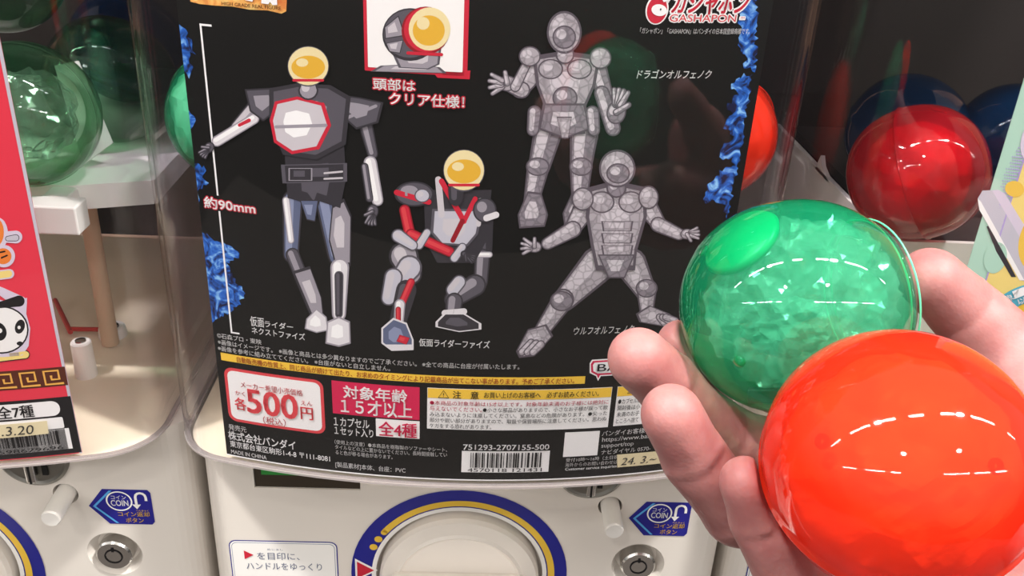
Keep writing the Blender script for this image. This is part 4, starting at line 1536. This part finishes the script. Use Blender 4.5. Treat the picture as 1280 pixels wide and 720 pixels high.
# ------------------------------------------------------------------ right poster
UR = front(PITCH_X)
FR = front_map(PITCH_X)
SM = -0.0752
pr = thing('poster', 'mint and yellow poster inside the right machine cover', 'poster', FR(0, ZB, 0))
sheet('sheet', SM, 0.075, ZB, 0.165, 'mint', pr, FR)
ye = flat('yellow_field', [poly([(-0.0660, ZB + 0.004), (0.066, ZB + 0.004), (0.066, 0.160), (-0.0660, 0.160)], 'sun', 0.00012)], FR, pr, 0.004, 'pale yellow field')
flat('field_edge', [poly([(-0.0664, ZB + 0.004), (-0.0658, ZB + 0.004), (-0.0658, 0.160), (-0.0664, 0.160)], 'lilac', 0.0002)], FR, pr, 0.004, 'thin lilac line')
sh = []
for i in range(8):
    for j in range(44):
        x = -0.0667 - 0.0009 * i - (0.00045 if j % 2 else 0)
        zq = 0.072 - 0.0013 * j
        rr = 0.00042 - 0.00003 * i
        lim = 6 - abs(j - 24) * 0.28
        if rr > 0.0001 and i < lim:
            sh.append(ell(x, zq, rr, rr, 'lilac', 0.0002, 8))
flat('halftone', sh, FR, pr, 0.004, 'lilac dot screen')
d = Draw(UR)
d.el(1290, 176, 14, 26, 'lilac_pale', 0.2)
d.el(1268, 236, 12, 10, 'sun_deep', 0.2)
d.el(1244, 322, 14, 20, 'mint', 0.3)
d.el(1300, 300, 26, 40, 'sun_deep', 0.3)
flat('polka_dot', d.sh, FR, ye, 0.004, 'large pale dots')
d = Draw(UR)
d.pg([(1222, 248), (1228, 238), (1248, 237), (1256, 242), (1310, 330), (1290, 352), (1274, 350), (1224, 262)], 'silver')
d.pg([(1240, 238), (1248, 237), (1256, 242), (1310, 330), (1300, 340)], 'lilac_pale')
d.pg([(1222, 248), (1226, 252), (1280, 350), (1274, 350), (1224, 262)], 'paper')
d.pg([(1233, 283), (1235, 282), (1252, 312), (1270, 346), (1264, 346), (1245, 314)], 'suit')
flat('machine_print', d.sh, FR, pr, 0.004, 'printed grey bar with a dark slot')
cx, cz = UR((1290, 408))
sh = [ring(cx, cz, 0.0130, 0.0220, 'cyan', 0.0005, 20, 175, 40), ring(cx, cz, 0.0, 0.0128, 'gold', 0.0005, 0, 360, 40), ring(cx, cz, 0.0, 0.0105, 'cyan', 0.0006, 10, 110, 24)]
bdg = flat('age_badge', sh, FR, pr, 0.004, 'round cyan badge')


def arc_text(s, r, a0, a1, h, ink, off):
    out = []
    k = len(s)
    for i, ch in enumerate(s):
        t = math.radians(a0 + (a1 - a0) * (i + 0.5) / k)
        wd = abs(math.radians(a1 - a0)) / k * r * 0.88
        e = tx_uv(ch, -wd / 2, 0, wd / 2, h, ink, off, 0.03)
        rot = t - math.pi / 2
        e = ([(cx + r * math.cos(t) + x * math.cos(rot) - y * math.sin(rot), cz + r * math.sin(t) + x * math.sin(rot) + y * math.cos(rot)) for x, y in e[0]], e[1], off, ink)
        out.append(e)
    return out


flat('text_line', arc_text('対象15才', 0.0172, 158, 88, 0.0040, 'white', 0.0008), FR, bdg, 0.004, 'white curved lettering')
flat('text_line', arc_text('以上', 0.0135, 132, 98, 0.0030, 'white', 0.0008), FR, bdg, 0.004, 'white curved lettering')

# ------------------------------------------------------------------ the hand: one continuous skin grown round its bones
def J(x, y, dep):
    v = at(x, y, dep)
    return np.array(v, dtype=np.float32)


FING = {
    'index': [(J(1085, 475, 0.318), 0.0098), (J(970, 482, 0.318), 0.0090), (J(888, 455, 0.302), 0.0083), (J(851, 430, 0.290), 0.0076)],
    'middle': [(J(1045, 590, 0.302), 0.0104), (J(905, 546, 0.286), 0.0098), (J(838, 483, 0.274), 0.0092), (J(797, 447, 0.266), 0.0086)],
    'ring': [(J(1040, 670, 0.280), 0.0100), (J(921, 640, 0.262), 0.0090), (J(868, 572, 0.253), 0.0084), (J(838, 516, 0.246), 0.0078)],
    'little': [(J(1075, 775, 0.262), 0.0090), (J(985, 728, 0.248), 0.0078), (J(949, 650, 0.239), 0.0070), (J(930, 600, 0.234), 0.0060)],
    'thumb': [(J(1330, 520, 0.292), 0.0150), (J(1268, 448, 0.296), 0.0122), (J(1203, 386, 0.294), 0.0104), (J(1160, 347, 0.290), 0.0092)],
}
PALM = [  # tapered pieces of the palm and wrist
    (J(1085, 475, 0.320), 0.0125, J(1330, 600, 0.305), 0.0200),
    (J(1045, 590, 0.306), 0.0130, J(1320, 680, 0.300), 0.0210),
    (J(1040, 670, 0.288), 0.0120, J(1310, 760, 0.290), 0.0200),
    (J(1075, 775, 0.270), 0.0115, J(1320, 840, 0.275), 0.0200),
    (J(1330, 520, 0.292), 0.0175, J(1390, 680, 0.290), 0.0230),
    (J(1380, 690, 0.295), 0.0250, J(1560, 830, 0.270), 0.0260),
    (J(1560, 830, 0.270), 0.0260, J(1800, 1010, 0.235), 0.0300),
]
allp = np.array([p for f in FING.values() for p, _ in f] + [a for a, *_ in PALM] + [p[2] for p in PALM])
HS = 0.00115
lo = allp.min(0) - 0.036
hi = allp.max(0) + 0.036
dims = np.ceil((hi - lo) / HS).astype(int)
gx, gy, gz = [np.arange(k, dtype=np.float32) * HS + lo[i] for i, k in enumerate(dims)]


def cone(a, ra, b_, rb):
    """distance to a tapered round bone on the whole grid (clipped to its box)"""
    out = np.full(tuple(dims), 0.05, np.float32)
    pad = max(ra, rb) + 0.022
    i0 = np.maximum(((np.minimum(a, b_) - pad - lo) / HS).astype(int), 0)
    i1 = np.minimum(((np.maximum(a, b_) + pad - lo) / HS).astype(int) + 1, dims)
    X = gx[i0[0]:i1[0]][:, None, None] - a[0]
    Y = gy[i0[1]:i1[1]][None, :, None] - a[1]
    Z = gz[i0[2]:i1[2]][None, None, :] - a[2]
    ab = b_ - a
    t = np.clip((X * ab[0] + Y * ab[1] + Z * ab[2]) / float(ab @ ab), 0, 1)
    dd = np.sqrt((X - t * ab[0]) ** 2 + (Y - t * ab[1]) ** 2 + (Z - t * ab[2]) ** 2) - (ra + (rb - ra) * t)
    out[i0[0]:i1[0], i0[1]:i1[1], i0[2]:i1[2]] = dd
    return out


def smin(p, q, k):
    h = np.maximum(k - np.abs(p - q), 0) / k
    return np.minimum(p, q) - h * h * k * 0.25


def groove(F, c, nrm, palm_side, depth=0.0007, wd=0.0011, reach=0.013):
    """a skin crease across a joint on its palm side"""
    nrm = nrm / np.linalg.norm(nrm)
    i0 = np.maximum(((c - reach - lo) / HS).astype(int), 0)
    i1 = np.minimum(((c + reach - lo) / HS).astype(int) + 1, dims)
    X = gx[i0[0]:i1[0]][:, None, None] - c[0]
    Y = gy[i0[1]:i1[1]][None, :, None] - c[1]
    Z = gz[i0[2]:i1[2]][None, None, :] - c[2]
    t = X * nrm[0] + Y * nrm[1] + Z * nrm[2]
    s = X * palm_side[0] + Y * palm_side[1] + Z * palm_side[2]
    side = np.clip(s / 0.006, 0, 1)
    F[i0[0]:i1[0], i0[1]:i1[1], i0[2]:i1[2]] += depth * np.exp(-(t / wd) ** 2) * side


palm = None
for a, ra, b_, rb in PALM:
    c = cone(a, ra, b_, rb)
    palm = c if palm is None else smin(palm, c, 0.016)
# ball of the thumb and heel of the little finger side
palm = smin(palm, cone(J(1300, 525, 0.284), 0.0190, J(1340, 600, 0.284), 0.0200), 0.010)
palm = smin(palm, cone(J(1190, 790, 0.262), 0.0150, J(1330, 800, 0.268), 0.0190), 0.012)
toward = -np.array(FW, dtype=np.float32)
hand = palm
for nm, ch in FING.items():
    F = None
    for (a, ra), (b_, rb) in zip(ch[:-1], ch[1:]):
        c = cone(a, ra, b_, rb)
        F = c if F is None else smin(F, c, 0.004)
    # soft pads between the joints
    for i in (1, 2, 3):
        (a, ra), (b_, rb) = ch[i - 1], ch[i]
        f_ = 0.5 if i < 3 else 0.72
        m_ = a + (b_ - a) * f_ + toward * (ra * 0.16)
        u_ = (b_ - a) / np.linalg.norm(b_ - a)
        L = np.linalg.norm(b_ - a) * (0.16 if i < 3 else 0.18)
        F = smin(F, cone((m_ - u_ * L).astype(np.float32), (ra + rb) / 2 * 0.93, (m_ + u_ * L).astype(np.float32), (ra + rb) / 2 * 0.93), 0.003)
    for i in (1, 2):
        bis = ch[i + 1][0] - ch[i - 1][0]
        groove(F, ch[i][0], bis, toward)
    hand = np.minimum(hand, smin(palm, F, 0.009 if nm != 'thumb' else 0.016))


for cc, ax_, ra_, rb_ in ((G_C, g_axis, 0.0327, 0.0344), (O_C, o_axis, 0.0325, 0.0318)):
    c_ = np.array(cc, dtype=np.float32)
    n_ = np.array(ax_, dtype=np.float32)
    X = gx[:, None, None] - c_[0]
    Y = gy[None, :, None] - c_[1]
    Z = gz[None, None, :] - c_[2]
    h_ = X * n_[0] + Y * n_[1] + Z * n_[2]
    q_ = np.sqrt(np.maximum(X * X + Y * Y + Z * Z - h_ * h_, 0) / ra_ ** 2 + h_ * h_ / rb_ ** 2)
    hand = np.maximum(hand, -((q_ - 1) * ra_ - 0.0009))


def surface_nets(F):
    nx, ny, nz = F.shape
    neg = F < 0
    cs = np.zeros((nx - 1, ny - 1, nz - 1), np.int8)
    for dx in (0, 1):
        for dy in (0, 1):
            for dz in (0, 1):
                cs += neg[dx:nx - 1 + dx, dy:ny - 1 + dy, dz:nz - 1 + dz]
    cells = np.argwhere((cs > 0) & (cs < 8))
    ids = np.full(cs.shape, -1, np.int64)
    ids[tuple(cells.T)] = np.arange(len(cells))
    acc = np.zeros((len(cells), 3))
    cnt = np.zeros(len(cells))
    cor = [np.array(c) for c in ((0, 0, 0), (1, 0, 0), (0, 1, 0), (1, 1, 0), (0, 0, 1), (1, 0, 1), (0, 1, 1), (1, 1, 1))]
    for i in range(8):
        for ax in range(3):
            if cor[i][ax] == 0:
                c0 = cor[i]
                c1 = c0.copy()
                c1[ax] = 1
                f0 = F[tuple((cells + c0).T)]
                f1 = F[tuple((cells + c1).T)]
                m_ = (f0 < 0) != (f1 < 0)
                t = np.where(m_, f0 / np.where(m_, f0 - f1, 1), 0)
                p = c0 + (c1 - c0) * t[:, None]
                acc += np.where(m_[:, None], p, 0)
                cnt += m_
    V = cells + acc / cnt[:, None]
    faces = []
    for ax in range(3):
        o1, o2 = (ax + 1) % 3, (ax + 2) % 3
        sl0 = [slice(None)] * 3
        sl1 = [slice(None)] * 3
        sl0[ax] = slice(0, F.shape[ax] - 1)
        sl1[ax] = slice(1, F.shape[ax])
        ch_ = neg[tuple(sl0)] != neg[tuple(sl1)]
        e = np.argwhere(ch_)
        ok = (e[:, o1] > 0) & (e[:, o2] > 0) & (e[:, o1] < F.shape[o1] - 1) & (e[:, o2] < F.shape[o2] - 1)
        e = e[ok]
        s0 = neg[tuple(e.T)]
        d1 = np.zeros(3, int)
        d1[o1] = 1
        d2 = np.zeros(3, int)
        d2[o2] = 1
        a = ids[tuple((e - d1 - d2).T)]
        b_ = ids[tuple((e - d2).T)]
        c = ids[tuple(e.T)]
        d_ = ids[tuple((e - d1).T)]
        q = np.stack([a, b_, c, d_], 1)
        q[~s0] = q[~s0][:, ::-1]
        faces.append(q)
    return V, np.concatenate(faces)


V, Q = surface_nets(hand)
V = V * HS + lo
# relax the net a little
for it in range(3):
    acc = np.zeros_like(V)
    cnt = np.zeros(len(V))
    for i in range(4):
        for j in ((i + 1) % 4, (i + 3) % 4):
            np.add.at(acc, Q[:, i], V[Q[:, j]])
            np.add.at(cnt, Q[:, i], 1)
    V = V * 0.5 + 0.5 * acc / np.maximum(cnt, 1)[:, None]
root = Vector(tuple(float(x) for x in J(1150, 640, 0.30)))
hand_o = mesh('hand', [tuple(map(float, v)) for v in V], Q.tolist(), 'skin', None, None, True, None, root)
hand_o['label'] = 'bare right hand, palm up, fingers curled round two capsules'
hand_o['category'] = 'hand'
